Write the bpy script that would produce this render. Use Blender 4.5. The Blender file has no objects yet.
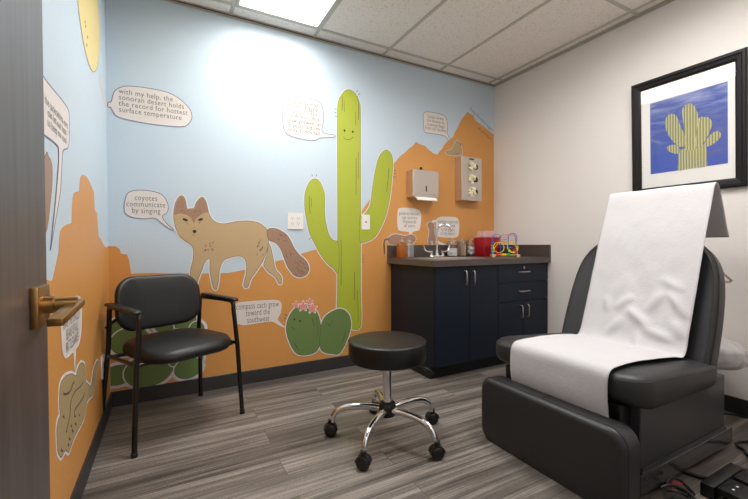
import bpy, bmesh, math, random
from mathutils import Vector, Matrix
random.seed(4)
PI = math.pi
S = bpy.context.scene
C = S.collection

# ------------------------------------------------------------------ camera, world, light, exposure
W, H, FY = 3.251, 2.611, -2.95          # room width (x), ceiling height, y of the wall with the doorway
cam_d = bpy.data.cameras.new('camera'); cam = bpy.data.objects.new('camera', cam_d); C.objects.link(cam)
cam_d.sensor_width = 36; cam_d.lens = 18.353; cam_d.clip_start = 0.02
r_ = Vector((0.878998, -0.476811, -0.003719)); u_ = Vector((0.010459, 0.011481, 0.999879)); f_ = Vector((0.476711, 0.878931, -0.015078))
u_ = (u_ - r_*u_.dot(r_)).normalized(); f_ = u_.cross(r_)
cam.matrix_world = Matrix(((r_.x, u_.x, -f_.x, 0.3177), (r_.y, u_.y, -f_.y, -2.8426), (r_.z, u_.z, -f_.z, 1.0069), (0, 0, 0, 1)))
S.camera = cam
S.view_settings.view_transform = 'Standard'
S.view_settings.look = 'None'
S.view_settings.gamma = 1.0
S.view_settings.use_curve_mapping = False
S.view_settings.exposure = 0.85
GLOW = 3.6                               # brightness of the lit panel lenses themselves
def panel_lamp(x, y, watts, spread, z=H-0.014):      # the tubes inside each recessed panel, cut off at high angles by its lens
    l = bpy.data.lights.new('panel_lamp', 'AREA'); l.shape = 'RECTANGLE'; l.size = 0.54; l.size_y = 1.15; l.energy = watts; l.spread = math.radians(spread); l.color = (1, 0.985, 0.96)
    o = bpy.data.objects.new('panel_lamp', l); C.objects.link(o); o.location = (x, y, z); return o
panel_lamp(1.029, -0.742, 10.5, 165)
panel_lamp(2.248, -1.961, 11, 165)
panel_lamp(1.029, -3.70, 17, 160)  # added lamp in the unseen corridor, fill light through the doorway
world = bpy.data.worlds.new('world'); S.world = world; world.use_nodes = True
world.node_tree.nodes['Background'].inputs[0].default_value = (1, 0.97, 0.93, 1)
world.node_tree.nodes['Background'].inputs[1].default_value = 0.3

# ------------------------------------------------------------------ materials
def lin(c):
    return tuple(((v/255)/12.92 if v/255 <= 0.04045 else ((v/255+0.055)/1.055)**2.4) for v in c) + (1,)
def mat(name, col, rough=0.5, metal=0.0, bump=None, coat=0, spec=0.5, sheen=0, emit=None, var=None):
    m = bpy.data.materials.new(name); m.use_nodes = True
    nt = m.node_tree; b = nt.nodes['Principled BSDF']
    b.inputs['Base Color'].default_value = lin(col)
    b.inputs['Roughness'].default_value = rough; b.inputs['Metallic'].default_value = metal
    b.inputs['Specular IOR Level'].default_value = spec
    if coat: b.inputs['Coat Weight'].default_value = coat; b.inputs['Coat Roughness'].default_value = 0.05
    if sheen: b.inputs['Sheen Weight'].default_value = sheen
    if emit: b.inputs['Emission Color'].default_value = (1, 0.985, 0.96, 1); b.inputs['Emission Strength'].default_value = emit
    tc = nt.nodes.new('ShaderNodeTexCoord')
    if bump:
        n = nt.nodes.new('ShaderNodeTexNoise'); n.inputs['Scale'].default_value = bump[0]; n.inputs['Detail'].default_value = 3
        nt.links.new(tc.outputs['Object'], n.inputs['Vector'])
        bp = nt.nodes.new('ShaderNodeBump'); bp.inputs['Strength'].default_value = bump[1]; bp.inputs['Distance'].default_value = bump[2]
        nt.links.new(n.outputs['Fac'], bp.inputs['Height']); nt.links.new(bp.outputs['Normal'], b.inputs['Normal'])
    if var:                                # gentle mottling of the colour
        n = nt.nodes.new('ShaderNodeTexNoise'); n.inputs['Scale'].default_value = var[0]; n.inputs['Detail'].default_value = 4
        nt.links.new(tc.outputs['Object'], n.inputs['Vector'])
        mx = nt.nodes.new('ShaderNodeMix'); mx.data_type = 'RGBA'
        mx.inputs[6].default_value = lin(col); mx.inputs[7].default_value = lin(var[1])
        nt.links.new(n.outputs['Fac'], mx.inputs[0]); nt.links.new(mx.outputs[2], b.inputs['Base Color'])
    return m
PEEL = (140, 0.35, 0.004)
M = {}
M['sky'] = mat('mural_sky_paint', (194, 209, 220), 0.45, bump=PEEL)
M['orange'] = mat('mural_orange_paint', (211, 150, 82), 0.42, bump=PEEL, var=(6, (207, 144, 76)))
M['white_wall'] = mat('warm_white_paint', (228, 221, 216), 0.5, bump=PEEL)
M['base'] = mat('charcoal_baseboard', (48, 46, 47), 0.45)
M['trimc'] = mat('ceiling_angle', (176, 171, 160), 0.4)
M['trimd'] = mat('ceiling_gap_shade', (92, 82, 72), 0.7)
M['bubble'] = mat('bubble_vinyl', (222, 213, 207), 0.5, bump=PEEL)
M['edge'] = mat('decal_edge_white', (225, 222, 222), 0.5, bump=PEEL)
M['ink'] = mat('ink', (78, 70, 66), 0.6)
M['inkblue'] = mat('ink_blue', (120, 122, 145), 0.6)
M['lime'] = mat('lime_green', (172, 182, 52), 0.45, bump=PEEL, var=(5, (166, 176, 47)))
M['green'] = mat('leaf_green', (106, 130, 72), 0.45, bump=PEEL)
M['pink'] = mat('flower_pink', (232, 138, 132), 0.5)
M['tan'] = mat('coyote_tan', (190, 163, 122), 0.45, bump=PEEL)
M['brown'] = mat('coyote_brown', (162, 126, 102), 0.45, bump=PEEL)
M['snake'] = mat('snake_tan', (176, 154, 112), 0.45, bump=PEEL)
M['sun'] = mat('sun_yellow', (228, 207, 138), 0.45, bump=PEEL)
M['black_vinyl'] = mat('black_vinyl', (9, 9, 10), 0.42, bump=(300, 0.12, 0.002))
M['black_metal'] = mat('black_metal', (8, 8, 9), 0.32)
M['black_plastic'] = mat('black_plastic', (9, 9, 10), 0.4)
M['char_vinyl'] = mat('charcoal_vinyl', (41, 40, 42), 0.45, bump=(260, 0.15, 0.002))
M['seam'] = mat('seam_thread', (34, 34, 36), 0.6)
M['char_metal'] = mat('charcoal_paint_metal', (64, 63, 66), 0.3)
M['char_gloss'] = mat('charcoal_gloss_plinth', (62, 61, 64), 0.14, coat=0.5)
M['chrome'] = mat('chrome', (225, 225, 228), 0.09, 1.0)
M['steel'] = mat('brushed_steel', (212, 203, 194), 0.40, 1.0, bump=(90, 0.08, 0.002))
M['nickel'] = mat('satin_nickel', (190, 180, 170), 0.3, 1.0)
M['brass'] = mat('antique_brass', (165, 128, 78), 0.33, 1.0)
M['navy'] = mat('navy_laminate', (13, 23, 39), 0.5, spec=0.35)
M['navy_edge'] = mat('dark_gap', (8, 10, 14), 0.6)
M['counter'] = mat('taupe_laminate', (82, 72, 68), 0.33, var=(60, (74, 64, 61)))
M['plastic_white'] = mat('white_plastic', (232, 228, 222), 0.35)
M['slot'] = mat('slot_dark', (40, 36, 34), 0.6)
M['cotton'] = mat('white_cotton', (236, 234, 230), 0.9, bump=(160, 0.8, 0.006))
M['wood'] = mat('pale_wood', (214, 182, 140), 0.5, var=(40, (196, 160, 116)))
M['swab'] = mat('swab_wood', (206, 168, 130), 0.6)
M['red_lid'] = mat('translucent_red', (196, 30, 48), 0.25)
for nm, c in dict(red=(205, 30, 35), yellow=(240, 205, 30), blue=(30, 90, 190), grn=(70, 170, 50), orangeb=(235, 120, 25), ltblue=(90, 170, 220)).items():
    M[nm] = mat('enamel_'+nm, c, 0.3, coat=0.3)
M['glove'] = mat('glove_latex', (232, 222, 186), 0.6, bump=(80, 0.6, 0.01))
M['tissue'] = mat('exam_paper', (200, 197, 199), 0.75, bump=(75, 0.22, 0.005))
M['towel'] = mat('paper_towel', (232, 228, 224), 0.8, bump=(120, 0.3, 0.003))
M['frame_black'] = mat('picture_frame_black', (16, 13, 14), 0.45, spec=0.3)
M['mat_board'] = mat('mat_board', (236, 232, 227), 0.7)
M['cord'] = mat('cord_rubber', (14, 14, 15), 0.45)
M['door_edge'] = mat('door_edge', (60, 52, 48), 0.5)
M['grey_print'] = mat('grey_print', (150, 152, 156), 0.5)

def glass(name, col, rough=0.02, dens=0.25):
    m = bpy.data.materials.new(name); m.use_nodes = True; nt = m.node_tree; nt.nodes.clear()
    o = nt.nodes.new('ShaderNodeOutputMaterial'); t = nt.nodes.new('ShaderNodeBsdfTransparent'); g = nt.nodes.new('ShaderNodeBsdfGlossy')
    d = nt.nodes.new('ShaderNodeBsdfPrincipled'); d.inputs['Base Color'].default_value = lin(col); d.inputs['Roughness'].default_value = 0.3
    m1 = nt.nodes.new('ShaderNodeMixShader'); m2 = nt.nodes.new('ShaderNodeMixShader'); f = nt.nodes.new('ShaderNodeFresnel')
    gm = nt.nodes.new('ShaderNodeNewGeometry'); io = nt.nodes.new('ShaderNodeMix'); io.data_type = 'FLOAT'; io.inputs[2].default_value = 1.5; io.inputs[3].default_value = 1/1.5
    nt.links.new(gm.outputs['Backfacing'], io.inputs[0]); nt.links.new(io.outputs[0], f.inputs[0]); g.inputs['Roughness'].default_value = rough
    t.inputs[0].default_value = lin(tuple(min(255, v+60) for v in col)); m1.inputs[0].default_value = dens
    nt.links.new(t.outputs[0], m1.inputs[1]); nt.links.new(d.outputs[0], m1.inputs[2])
    nt.links.new(f.outputs[0], m2.inputs[0]); nt.links.new(m1.outputs[0], m2.inputs[1]); nt.links.new(g.outputs[0], m2.inputs[2])
    nt.links.new(m2.outputs[0], o.inputs[0]); return m
M['glass'] = glass('clear_glass', (215, 218, 220), 0.02, 0.03)
M['bottle_clear'] = glass('clear_plastic_bottle', (200, 205, 208), 0.05, 0.22)
M['pane'] = glass('picture_glass', (255, 255, 255), 0.0, 0.0)
M['amber'] = glass('amber_soap', (196, 120, 6), 0.05, 0.36)
M['red_plastic'] = glass('sharps_red', (186, 18, 44), 0.08, 0.55)
M['pink_clear'] = glass('sharps_lid', (232, 190, 196), 0.06, 0.4)

def nodes(m): nt = m.node_tree; return nt, nt.nodes['Principled BSDF']
# floor: wood-look vinyl planks running along x
def floor_mat():
    m = mat('grey_wood_vinyl_plank', (120, 108, 98), 0.42); nt, b = nodes(m); N = nt.nodes.new; L = nt.links.new
    tc = N('ShaderNodeTexCoord')
    br = N('ShaderNodeTexBrick'); br.offset = 0.37; br.inputs['Scale'].default_value = 1
    br.inputs['Brick Width'].default_value = 1.22; br.inputs['Row Height'].default_value = 0.152; br.inputs['Mortar Size'].default_value = 0.0012
    br.inputs['Color1'].default_value = (0.05, 0.05, 0.05, 1); br.inputs['Color2'].default_value = (0.95, 0.95, 0.95, 1); br.inputs['Mortar'].default_value = (0.4, 0.4, 0.4, 1)
    L(tc.outputs['Object'], br.inputs['Vector'])
    def noise(sx, sy, det, shift=True):
        mp = N('ShaderNodeMapping'); mp.inputs['Scale'].default_value = (sx, sy, 1)
        if shift:
            add = N('ShaderNodeVectorMath'); add.operation = 'MULTIPLY_ADD'; add.inputs[1].default_value = (9, 5, 3)
            L(br.outputs['Color'], add.inputs[0]); L(tc.outputs['Object'], add.inputs[2]); L(add.outputs[0], mp.inputs['Vector'])
        else: L(tc.outputs['Object'], mp.inputs['Vector'])
        n = N('ShaderNodeTexNoise'); n.inputs['Scale'].default_value = 1; n.inputs['Detail'].default_value = det; n.inputs['Roughness'].default_value = 0.6
        L(mp.outputs[0], n.inputs['Vector']); return n
    n1 = noise(0.8, 24, 3); n2 = noise(2.6, 150, 4); n3 = noise(160, 40, 2, False)
    def math_(op, a, bb):
        q = N('ShaderNodeMath'); q.operation = op
        for i, v in enumerate((a, bb)):
            if isinstance(v, (int, float)): q.inputs[i].default_value = v
            else: L(v, q.inputs[i])
        return q.outputs[0]
    s = math_('ADD', math_('MULTIPLY', n1.outputs['Fac'], 0.50), math_('MULTIPLY', n2.outputs['Fac'], 0.36))
    s = math_('ADD', s, math_('MULTIPLY', n3.outputs['Fac'], 0.10))
    s = math_('ADD', s, math_('MULTIPLY', br.outputs['Color'], 0.10))
    cr = N('ShaderNodeValToRGB'); e = cr.color_ramp.elements
    e[0].position = 0.38; e[0].color = lin((56, 50, 46)); e[1].position = 0.68; e[1].color = lin((160, 151, 143))
    k = cr.color_ramp.elements.new(0.53); k.color = lin((104, 97, 91))
    L(s, cr.inputs[0])
    mx = N('ShaderNodeMix'); mx.data_type = 'RGBA'; mx.inputs[7].default_value = lin((70, 62, 56))
    L(br.outputs['Fac'], mx.inputs[0]); L(cr.outputs[0], mx.inputs[6]); L(mx.outputs[2], b.inputs['Base Color'])
    bp = N('ShaderNodeBump'); bp.inputs['Strength'].default_value = 0.25; bp.inputs['Distance'].default_value = 0.002
    L(n2.outputs['Fac'], bp.inputs['Height']); L(bp.outputs[0], b.inputs['Normal'])
    return m
M['floor'] = floor_mat()
def speckle_mat():
    m = mat('mineral_fibre_tile', (232, 226, 219), 0.85); nt, b = nodes(m); N = nt.nodes.new; L = nt.links.new
    tc = N('ShaderNodeTexCoord'); v = N('ShaderNodeTexNoise'); v.inputs['Scale'].default_value = 70; v.inputs['Detail'].default_value = 2
    L(tc.outputs['Object'], v.inputs['Vector'])
    cr = N('ShaderNodeValToRGB'); e = cr.color_ramp.elements
    e[0].position = 0.33; e[0].color = lin((218, 211, 203)); e[1].position = 0.43; e[1].color = lin((240, 235, 229))
    L(v.outputs['Fac'], cr.inputs[0]); L(cr.outputs[0], b.inputs['Base Color'])
    bp = N('ShaderNodeBump'); bp.inputs['Strength'].default_value = 0.5; bp.inputs['Distance'].default_value = 0.003
    L(v.outputs['Fac'], bp.inputs['Height']); L(bp.outputs[0], b.inputs['Normal']); return m
M['tile'] = speckle_mat()
M['grid'] = mat('ceiling_grid_metal', (190, 188, 176), 0.4)
def door_mat():
    m = mat('dark_wood_laminate', (70, 62, 60), 0.38); nt, b = nodes(m); N = nt.nodes.new; L = nt.links.new
    tc = N('ShaderNodeTexCoord'); mp = N('ShaderNodeMapping'); mp.inputs['Scale'].default_value = (70, 70, 3)
    n = N('ShaderNodeTexNoise'); n.inputs['Scale'].default_value = 1; n.inputs['Detail'].default_value = 5
    L(tc.outputs['Object'], mp.inputs[0]); L(mp.outputs[0], n.inputs['Vector'])
    cr = N('ShaderNodeValToRGB'); e = cr.color_ramp.elements
    e[0].position = 0.3; e[0].color = lin((66, 58, 57)); e[1].position = 0.7; e[1].color = lin((86, 77, 76))
    L(n.outputs['Fac'], cr.inputs[0]); L(cr.outputs[0], b.inputs['Base Color']); return m
M['door'] = door_mat()
def photo_sky():
    m = mat('photo_print_sky', (50, 75, 165), 0.4); nt, b = nodes(m); N = nt.nodes.new; L = nt.links.new
    tc = N('ShaderNodeTexCoord'); mp = N('ShaderNodeMapping'); mp.inputs['Scale'].default_value = (1, 3.0, 15); mp.inputs['Rotation'].default_value = (0.25, 0, 0)
    n = N('ShaderNodeTexNoise'); n.inputs['Scale'].default_value = 1.6; n.inputs['Detail'].default_value = 5; n.inputs['Distortion'].default_value = 0.6
    L(tc.outputs['Object'], mp.inputs[0]); L(mp.outputs[0], n.inputs['Vector'])
    sp = N('ShaderNodeSeparateXYZ'); L(tc.outputs['Object'], sp.inputs[0])
    a = N('ShaderNodeMath'); a.operation = 'MULTIPLY_ADD'; a.inputs[1].default_value = 0.75; L(sp.outputs[2], a.inputs[0]); L(n.outputs['Fac'], a.inputs[2])
    cr = N('ShaderNodeValToRGB'); e = cr.color_ramp.elements
    e[0].position = 0.55; e[0].color = lin((42, 72, 172)); e[1].position = 1.0; e[1].color = lin((152, 160, 200))
    k = e.new(0.74); k.color = lin((60, 80, 158))
    L(a.outputs[0], cr.inputs[0]); L(cr.outputs[0], b.inputs['Base Color']); return m
M['photo_sky'] = photo_sky()
def ribbed():
    m = mat('photo_print_saguaro', (150, 150, 100), 0.5); nt, b = nodes(m); N = nt.nodes.new; L = nt.links.new
    tc = N('ShaderNodeTexCoord'); w = N('ShaderNodeTexWave'); w.bands_direction = 'Y'; w.inputs['Scale'].default_value = 21; w.inputs['Distortion'].default_value = 0.6
    L(tc.outputs['Object'], w.inputs['Vector'])
    cr = N('ShaderNodeValToRGB'); e = cr.color_ramp.elements
    e[0].color = lin((112, 112, 70)); e[1].color = lin((196, 190, 142)); L(w.outputs['Fac'], cr.inputs[0]); L(cr.outputs[0], b.inputs['Base Color']); return m
M['ribbed'] = ribbed()

# ------------------------------------------------------------------ helpers
def obj(name, bm, m, parent=None, smooth=False, recenter=True):
    bmesh.ops.recalc_face_normals(bm, faces=bm.faces[:])
    me = bpy.data.meshes.new(name)
    xs = [v.co for v in bm.verts]
    if recenter and xs:
        lo = [min(v[i] for v in xs) for i in range(3)]; hi = [max(v[i] for v in xs) for i in range(3)]
        o = Vector(((lo[0]+hi[0])/2, (lo[1]+hi[1])/2, lo[2]))
    else: o = Vector((0, 0, 0))
    bmesh.ops.translate(bm, verts=bm.verts[:], vec=-o)
    bm.to_mesh(me); bm.free()
    if smooth:
        for p in me.polygons: p.use_smooth = True
        try: me.set_sharp_from_angle(angle=math.radians(smooth if smooth is not True else 42))
        except Exception: pass
    ob = bpy.data.objects.new(name, me); C.objects.link(ob)
    for k in (m if isinstance(m, (list, tuple)) else [m]): me.materials.append(k)
    if parent is None: ob.location = o
    else:
        ob.parent = parent; ob.location = o - Vector(parent.get('_o', (0, 0, 0)))
    ob['_o'] = tuple(o)
    return ob
def tag(o, label, cat, group=None, kind=None):
    o['label'] = label; o['category'] = cat
    if group: o['group'] = group
    if kind: o['kind'] = kind
    return o
def struct(name, bm, m, parent=None, **k):
    o = obj(name, bm, m, parent, **k)
    if parent is None: o['kind'] = 'structure'
    return o
def thing(name, label, cat, loc=(0, 0, 0), rz=0, group=None, world=False):
    """Empty at the base of a thing. world=True: parts are given in world coordinates."""
    o = bpy.data.objects.new(name, None); C.objects.link(o); o.empty_display_size = 0.1
    o.location = loc; o.rotation_euler = (0, 0, rz)
    if world: o['_o'] = tuple(loc)
    return tag(o, label, cat, group)
def copy_tree(o, parent=None):
    c = o.copy(); C.objects.link(c)
    if parent: c.parent = parent
    for ch in [x for x in bpy.data.objects if x.parent == o]: copy_tree(ch, c)
    return c
def nb(): return bmesh.new()
def box(bm, x0, x1, y0, y1, z0, z1, r=0, seg=2):
    g = bmesh.ops.create_cube(bm, size=1)['verts']
    for v in g: v.co = Vector((x0+(v.co.x+.5)*(x1-x0), y0+(v.co.y+.5)*(y1-y0), z0+(v.co.z+.5)*(z1-z0)))
    if r:
        es = list({e for v in g for e in v.link_edges})
        bmesh.ops.bevel(bm, geom=es, offset=r, segments=seg, affect='EDGES', profile=0.5)
    return bm
def rot_box(bm, c, s, M3, r=0, seg=2):
    t = nb(); box(t, -s[0]/2, s[0]/2, -s[1]/2, s[1]/2, -s[2]/2, s[2]/2, r, seg)
    for v in t.verts: v.co = M3 @ v.co + Vector(c)
    merge(bm, t)
def merge(bm, t):
    me = bpy.data.meshes.new('tmp'); t.to_mesh(me); t.free(); bm.from_mesh(me); bpy.data.meshes.remove(me)
def catmull(p, n=6, closed=True):
    p = [Vector(q) for q in p]; out = []; k = len(p)
    rng = range(k) if closed else range(k-1)
    for i in rng:
        if closed: a, b, c, d = p[i-1], p[i], p[(i+1) % k], p[(i+2) % k]
        else: a, b, c, d = p[max(i-1, 0)], p[i], p[i+1], p[min(i+2, k-1)]
        for j in range(n):
            t = j/n
            out.append(0.5*((2*b)+(c-a)*t+(2*a-5*b+4*c-d)*t*t+(3*b-a-3*c+d)*t**3))
    if not closed: out.append(p[-1])
    return out
def tube(bm, pts, r, seg=10, smooth=0, closed=False, cap=True, flat=1.0):
    pts = [Vector(q) for q in pts]
    if smooth: pts = catmull(pts, smooth, closed)
    n = len(pts); rings = []
    rad = r if callable(r) else (lambda t: r)
    T = []
    for i in range(n):
        if closed: t = pts[(i+1) % n]-pts[i-1]
        else: t = pts[min(i+1, n-1)]-pts[max(i-1, 0)]
        T.append(t.normalized())
    up = Vector((0, 0, 1)) if abs(T[0].z) < 0.9 else Vector((1, 0, 0))
    a = T[0].cross(up).normalized()
    for i in range(n):
        a = (a - T[i]*a.dot(T[i])).normalized(); b = T[i].cross(a)
        rr = rad(i/(n-1))
        rings.append([bm.verts.new(pts[i]+a*math.cos(q*2*PI/seg)*rr+b*math.sin(q*2*PI/seg)*rr*flat) for q in range(seg)])
    for i in range(n if closed else n-1):
        A, B = rings[i], rings[(i+1) % n]
        for q in range(seg): bm.faces.new((A[q], A[(q+1) % seg], B[(q+1) % seg], B[q]))
    if cap and not closed: bm.faces.new(rings[0][::-1]); bm.faces.new(rings[-1])
    return bm
def lathe(bm, prof, c=(0, 0, 0), seg=32, axis=None):
    c = Vector(c); Mx = Matrix.Identity(3)
    if axis is not None: Mx = Vector(axis).normalized().to_track_quat('Z', 'Y').to_matrix()
    rings = []
    for r, z in prof:
        if r < 1e-6: rings.append([bm.verts.new(Mx @ Vector((0, 0, z))+c)])
        else: rings.append([bm.verts.new(Mx @ Vector((r*math.cos(2*PI*k/seg), r*math.sin(2*PI*k/seg), z))+c) for k in range(seg)])
    for A, B in zip(rings, rings[1:]):
        for k in range(seg):
            j = (k+1) % seg
            if len(A) == 1 and len(B) == 1: continue
            if len(A) == 1: bm.faces.new((A[0], B[k], B[j]))
            elif len(B) == 1: bm.faces.new((A[k], A[j], B[0]))
            else: bm.faces.new((A[k], A[j], B[j], B[k]))
    return bm
def rrect(w, d, r, n=6):
    r = max(min(r, w/2-1e-4, d/2-1e-4), 1e-4); out = []
    for cx, cy, a0 in ((w/2-r, d/2-r, 0), (-w/2+r, d/2-r, PI/2), (-w/2+r, -d/2+r, PI), (w/2-r, -d/2+r, 1.5*PI)):
        for k in range(n+1):
            a = a0+PI/2*k/n; out.append((cx+r*math.cos(a), cy+r*math.sin(a)))
    return out
def cushion(bm, w, d, rc, prof, Mx=None, f=None, n=6, close=(True, True)):
    """stack of rounded rectangles: prof = [(inset, z)], closed over at both ends."""
    rings = []
    for ins, z in prof:
        rings.append([Vector((x, y, z)) for x, y in rrect(w-2*ins, d-2*ins, rc-ins*0.6, n)])
    R = []
    for ring in rings:
        R.append([bm.verts.new(p) for p in ring])
    k = len(R[0])
    for A, B in zip(R, R[1:]):
        for i in range(k): bm.faces.new((A[i], A[(i+1) % k], B[(i+1) % k], B[i]))
    allv = [v for r in R for v in r]
    for end, do in ((0, close[0]), (-1, close[1])):
        if do: bm.faces.new(R[end])
    for v in allv:
        if f: v.co = f(v.co)
    if Mx is not None:
        for v in allv: v.co = Mx @ v.co
    return bm
def quarter(h0, h1, e, n=4, top=True, bot=True):
    """profile for a slab from z=h0 to h1 with rounded edges of radius e"""
    p = []
    if bot: p += [(e*(1-math.sin(a*PI/2/n)), h0+e*(1-math.cos(a*PI/2/n))) for a in range(n+1)]
    else: p += [(0, h0)]
    if top: p += [(e*(1-math.cos(a*PI/2/n)), h1-e*(1-math.sin(a*PI/2/n))) for a in range(n+1)]
    else: p += [(0, h1)]
    return p
# wall-plane drawing: (u, v, depth out of the wall) -> world
def mur(u, v, d): return Vector((u, -d, v))
def lef(u, v, d): return Vector((d, u, v))
def rig(u, v, d): return Vector((W-d, u, v))
def slab(bm, pts, pl, d0, d1):
    a = [bm.verts.new(pl(p[0], p[1], d0)) for p in pts]; b = [bm.verts.new(pl(p[0], p[1], d1)) for p in pts]
    n = len(a)
    for i in range(n): bm.faces.new((a[i], a[(i+1) % n], b[(i+1) % n], b[i]))
    bm.faces.new(b); bm.faces.new(a[::-1]); return bm
def area2(p): return sum(p[i-1][0]*p[i][1]-p[i][0]*p[i-1][1] for i in range(len(p)))
def grow(pts, k):
    n = len(pts); s = 1 if area2(pts) > 0 else -1; out = []
    for i in range(n):
        a = Vector(pts[i-1][:2]); b = Vector(pts[i][:2]); c = Vector(pts[(i+1) % n][:2])
        t = (c-b).normalized()+(b-a).normalized()
        if t.length < 1e-6: t = c-b
        t.normalize(); out.append(b+Vector((t.y, -t.x))*s*k)
    if k <= 0: return out
    segs = [(Vector(pts[i-1][:2]), Vector(pts[i][:2])) for i in range(n)]
    def dist(q):
        m = 9
        for a, c in segs:
            ab = c-a; t = max(0, min(1, (q-a).dot(ab)/max(ab.length_squared, 1e-12))); m = min(m, (a+ab*t-q).length)
        return m
    return [q for q in out if dist(q) > k*0.93]
def ribbon(bm, pts, pl, w, d0, d1, closed=False):
    """flat stroke of width w along pts on the wall plane"""
    n = len(pts); P = [Vector((q[0], q[1])) for q in pts]; L = []; R = []
    for i in range(n):
        if closed: t = P[(i+1) % n]-P[i-1]
        else: t = P[min(i+1, n-1)]-P[max(i-1, 0)]
        if t.length < 1e-7: t = Vector((1, 0))
        t.normalize(); nn = Vector((-t.y, t.x))*w/2; L.append(P[i]+nn); R.append(P[i]-nn)
    Lv = [bm.verts.new(pl(q.x, q.y, d1)) for q in L]; Rv = [bm.verts.new(pl(q.x, q.y, d1)) for q in R]
    L0 = [bm.verts.new(pl(q.x, q.y, d0)) for q in L]; R0 = [bm.verts.new(pl(q.x, q.y, d0)) for q in R]
    for i in range(n if closed else n-1):
        j = (i+1) % n
        bm.faces.new((Lv[i], Lv[j], Rv[j], Rv[i])); bm.faces.new((L0[i], L0[j], Lv[j], Lv[i])); bm.faces.new((Rv[i], Rv[j], R0[j], R0[i]))
    return bm
def ell(c, rx, ry, rot=0, n=28):
    return [(c[0]+rx*math.cos(a)*math.cos(rot)-ry*math.sin(a)*math.sin(rot), c[1]+rx*math.cos(a)*math.sin(rot)+ry*math.sin(a)*math.cos(rot)) for a in [2*PI*k/n for k in range(n)]]
def sm(pts, n=4): return [(q.x, q.y) for q in catmull([Vector((a, b, 0)) for a, b in pts], n, True)]
def text_mesh(lines, align='CENTER', spacing=1.0):
    cu = bpy.data.curves.new('txt', 'FONT'); cu.body = '\n'.join(lines); cu.align_x = align; cu.size = 1; cu.space_line = spacing
    cu.offset = -0.006; cu.space_character = 1.08; cu.resolution_u = 2
    ob = bpy.data.objects.new('txt', cu); C.objects.link(ob); bpy.context.view_layer.update()
    me = bpy.data.meshes.new_from_object(ob.evaluated_get(bpy.context.evaluated_depsgraph_get()))
    bpy.data.objects.remove(ob); bpy.data.curves.remove(cu); return me
def lettering(lines, pl, lt, rb, d, parent, m=None, align='CENTER', rot=0, name='lettering'):
    """fit the text block into the wall-plane box lt..rb"""
    me = text_mesh(lines, align, 0.80); bm = nb(); bm.from_mesh(me); bpy.data.meshes.remove(me)
    xs = [v.co.x for v in bm.verts]; ys = [v.co.y for v in bm.verts]
    x0, x1, y0, y1 = min(xs), max(xs), min(ys), max(ys)
    for v in bm.verts:
        u = (v.co.x-x0)/(x1-x0); w = (v.co.y-y0)/(y1-y0)
        a = u*(rb[0]-lt[0]); b = w*(lt[1]-rb[1])
        if rot: a, b = a*math.cos(rot)-b*math.sin(rot), a*math.sin(rot)+b*math.cos(rot)
        v.co = pl(lt[0]+a, rb[1]+b, d)
    return obj(name, bm, m or M['ink'], parent)

# ------------------------------------------------------------------ room shell
struct('floor', box(nb(), -0.1, W+0.1, -4.6, 0.1, -0.08, 0), M['floor'], recenter=False)
struct('ceiling', box(nb(), -0.1, W+0.1, -4.6, 0.1, H, H+0.08), M['tile'], recenter=False)
grid = nb()
XB = [0.1146, 0.7243, 1.3338, 1.9434, 2.553, 3.1626]
YB = [-0.132, -1.352, -2.571]
for x in XB: box(grid, x-0.012, x+0.012, FY, -0.002, H-0.005, H)
for y in YB: box(grid, 0.002, W-0.002, y-0.012, y+0.012, H-0.0055, H)
box(grid, 0.1146, 0.7243, -0.741-.012, -0.741+.012, H-0.0053, H) if False else None
go = struct('trim_1', grid, M['grid']); go['label'] = 'pale metal grid bars between the ceiling tiles'
wb = struct('wall_back', box(nb(), -0.1, W+0.1, 0, 0.1, 0, H), M['sky'], recenter=False)
wl = struct('wall_left', box(nb(), -0.1, 0, -4.6, 0, 0, H), M['sky'], recenter=False)
struct('wall_right', box(nb(), W, W+0.1, -4.6, 0, 0, H), M['white_wall'], recenter=False)
f = nb(); box(f, 0, 0.085, FY-0.12, FY, 0, H); box(f, 1.10, W, FY-0.12, FY, 0, H); box(f, 0.085, 1.10, FY-0.12, FY, 2.14, H)
struct('wall_front', f, M['white_wall'])
struct('wall_corridor', box(nb(), 0, W, -4.6, -4.5, 0, H), M['white_wall'])
f = nb(); box(f, 0.085, 0.10, FY-0.13, FY+0.0, 0, 2.14); box(f, 1.07, 1.10, FY-0.13, FY+0.01, 0, 2.14); box(f, 0.085, 1.10, FY-0.13, FY+0.0, 2.11, 2.14)
struct('trim_2', f, M['char_metal'])
# painted mountains, part of the mural walls
OR_BACK = [(-0.003,0.999),(0.039,0.996),(0.058,0.98),(0.063,0.951),(0.096,0.945),(0.106,0.91),(0.116,0.824),(0.219,0.824),(0.512,0.809),(0.692,0.805),(0.814,0.825),(0.931,0.85),(1.025,0.878),(1.086,0.891),(1.213,0.93),(1.351,0.967),(1.525,1.038),(1.573,1.054),(1.664,1.244),(1.738,1.276),(1.804,1.358),(1.92,1.508),(2.061,1.706),(2.122,1.772),(2.175,1.813),(2.225,1.861),(2.255,1.879),(2.293,1.922),(2.326,1.907),(2.392,1.897),(2.431,1.868),(2.482,1.842),(2.532,1.832),(2.552,1.859),(2.587,1.891),(2.611,1.931),(2.646,1.966),(2.719,2.019),(2.743,2.07),(2.777,2.122),(2.812,2.185),(2.852,2.235),(2.899,2.285),(2.938,2.272),(2.976,2.266),(2.984,2.24),(3.007,2.214),(3.056,2.197),(3.103,2.179),(3.185,2.14),(3.25,2.114)]
OR_BACK = [(max(a, 0.0005), b) for a, b in OR_BACK]; OR_BACK[-1] = (W-0.0005, OR_BACK[-1][1])
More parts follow.
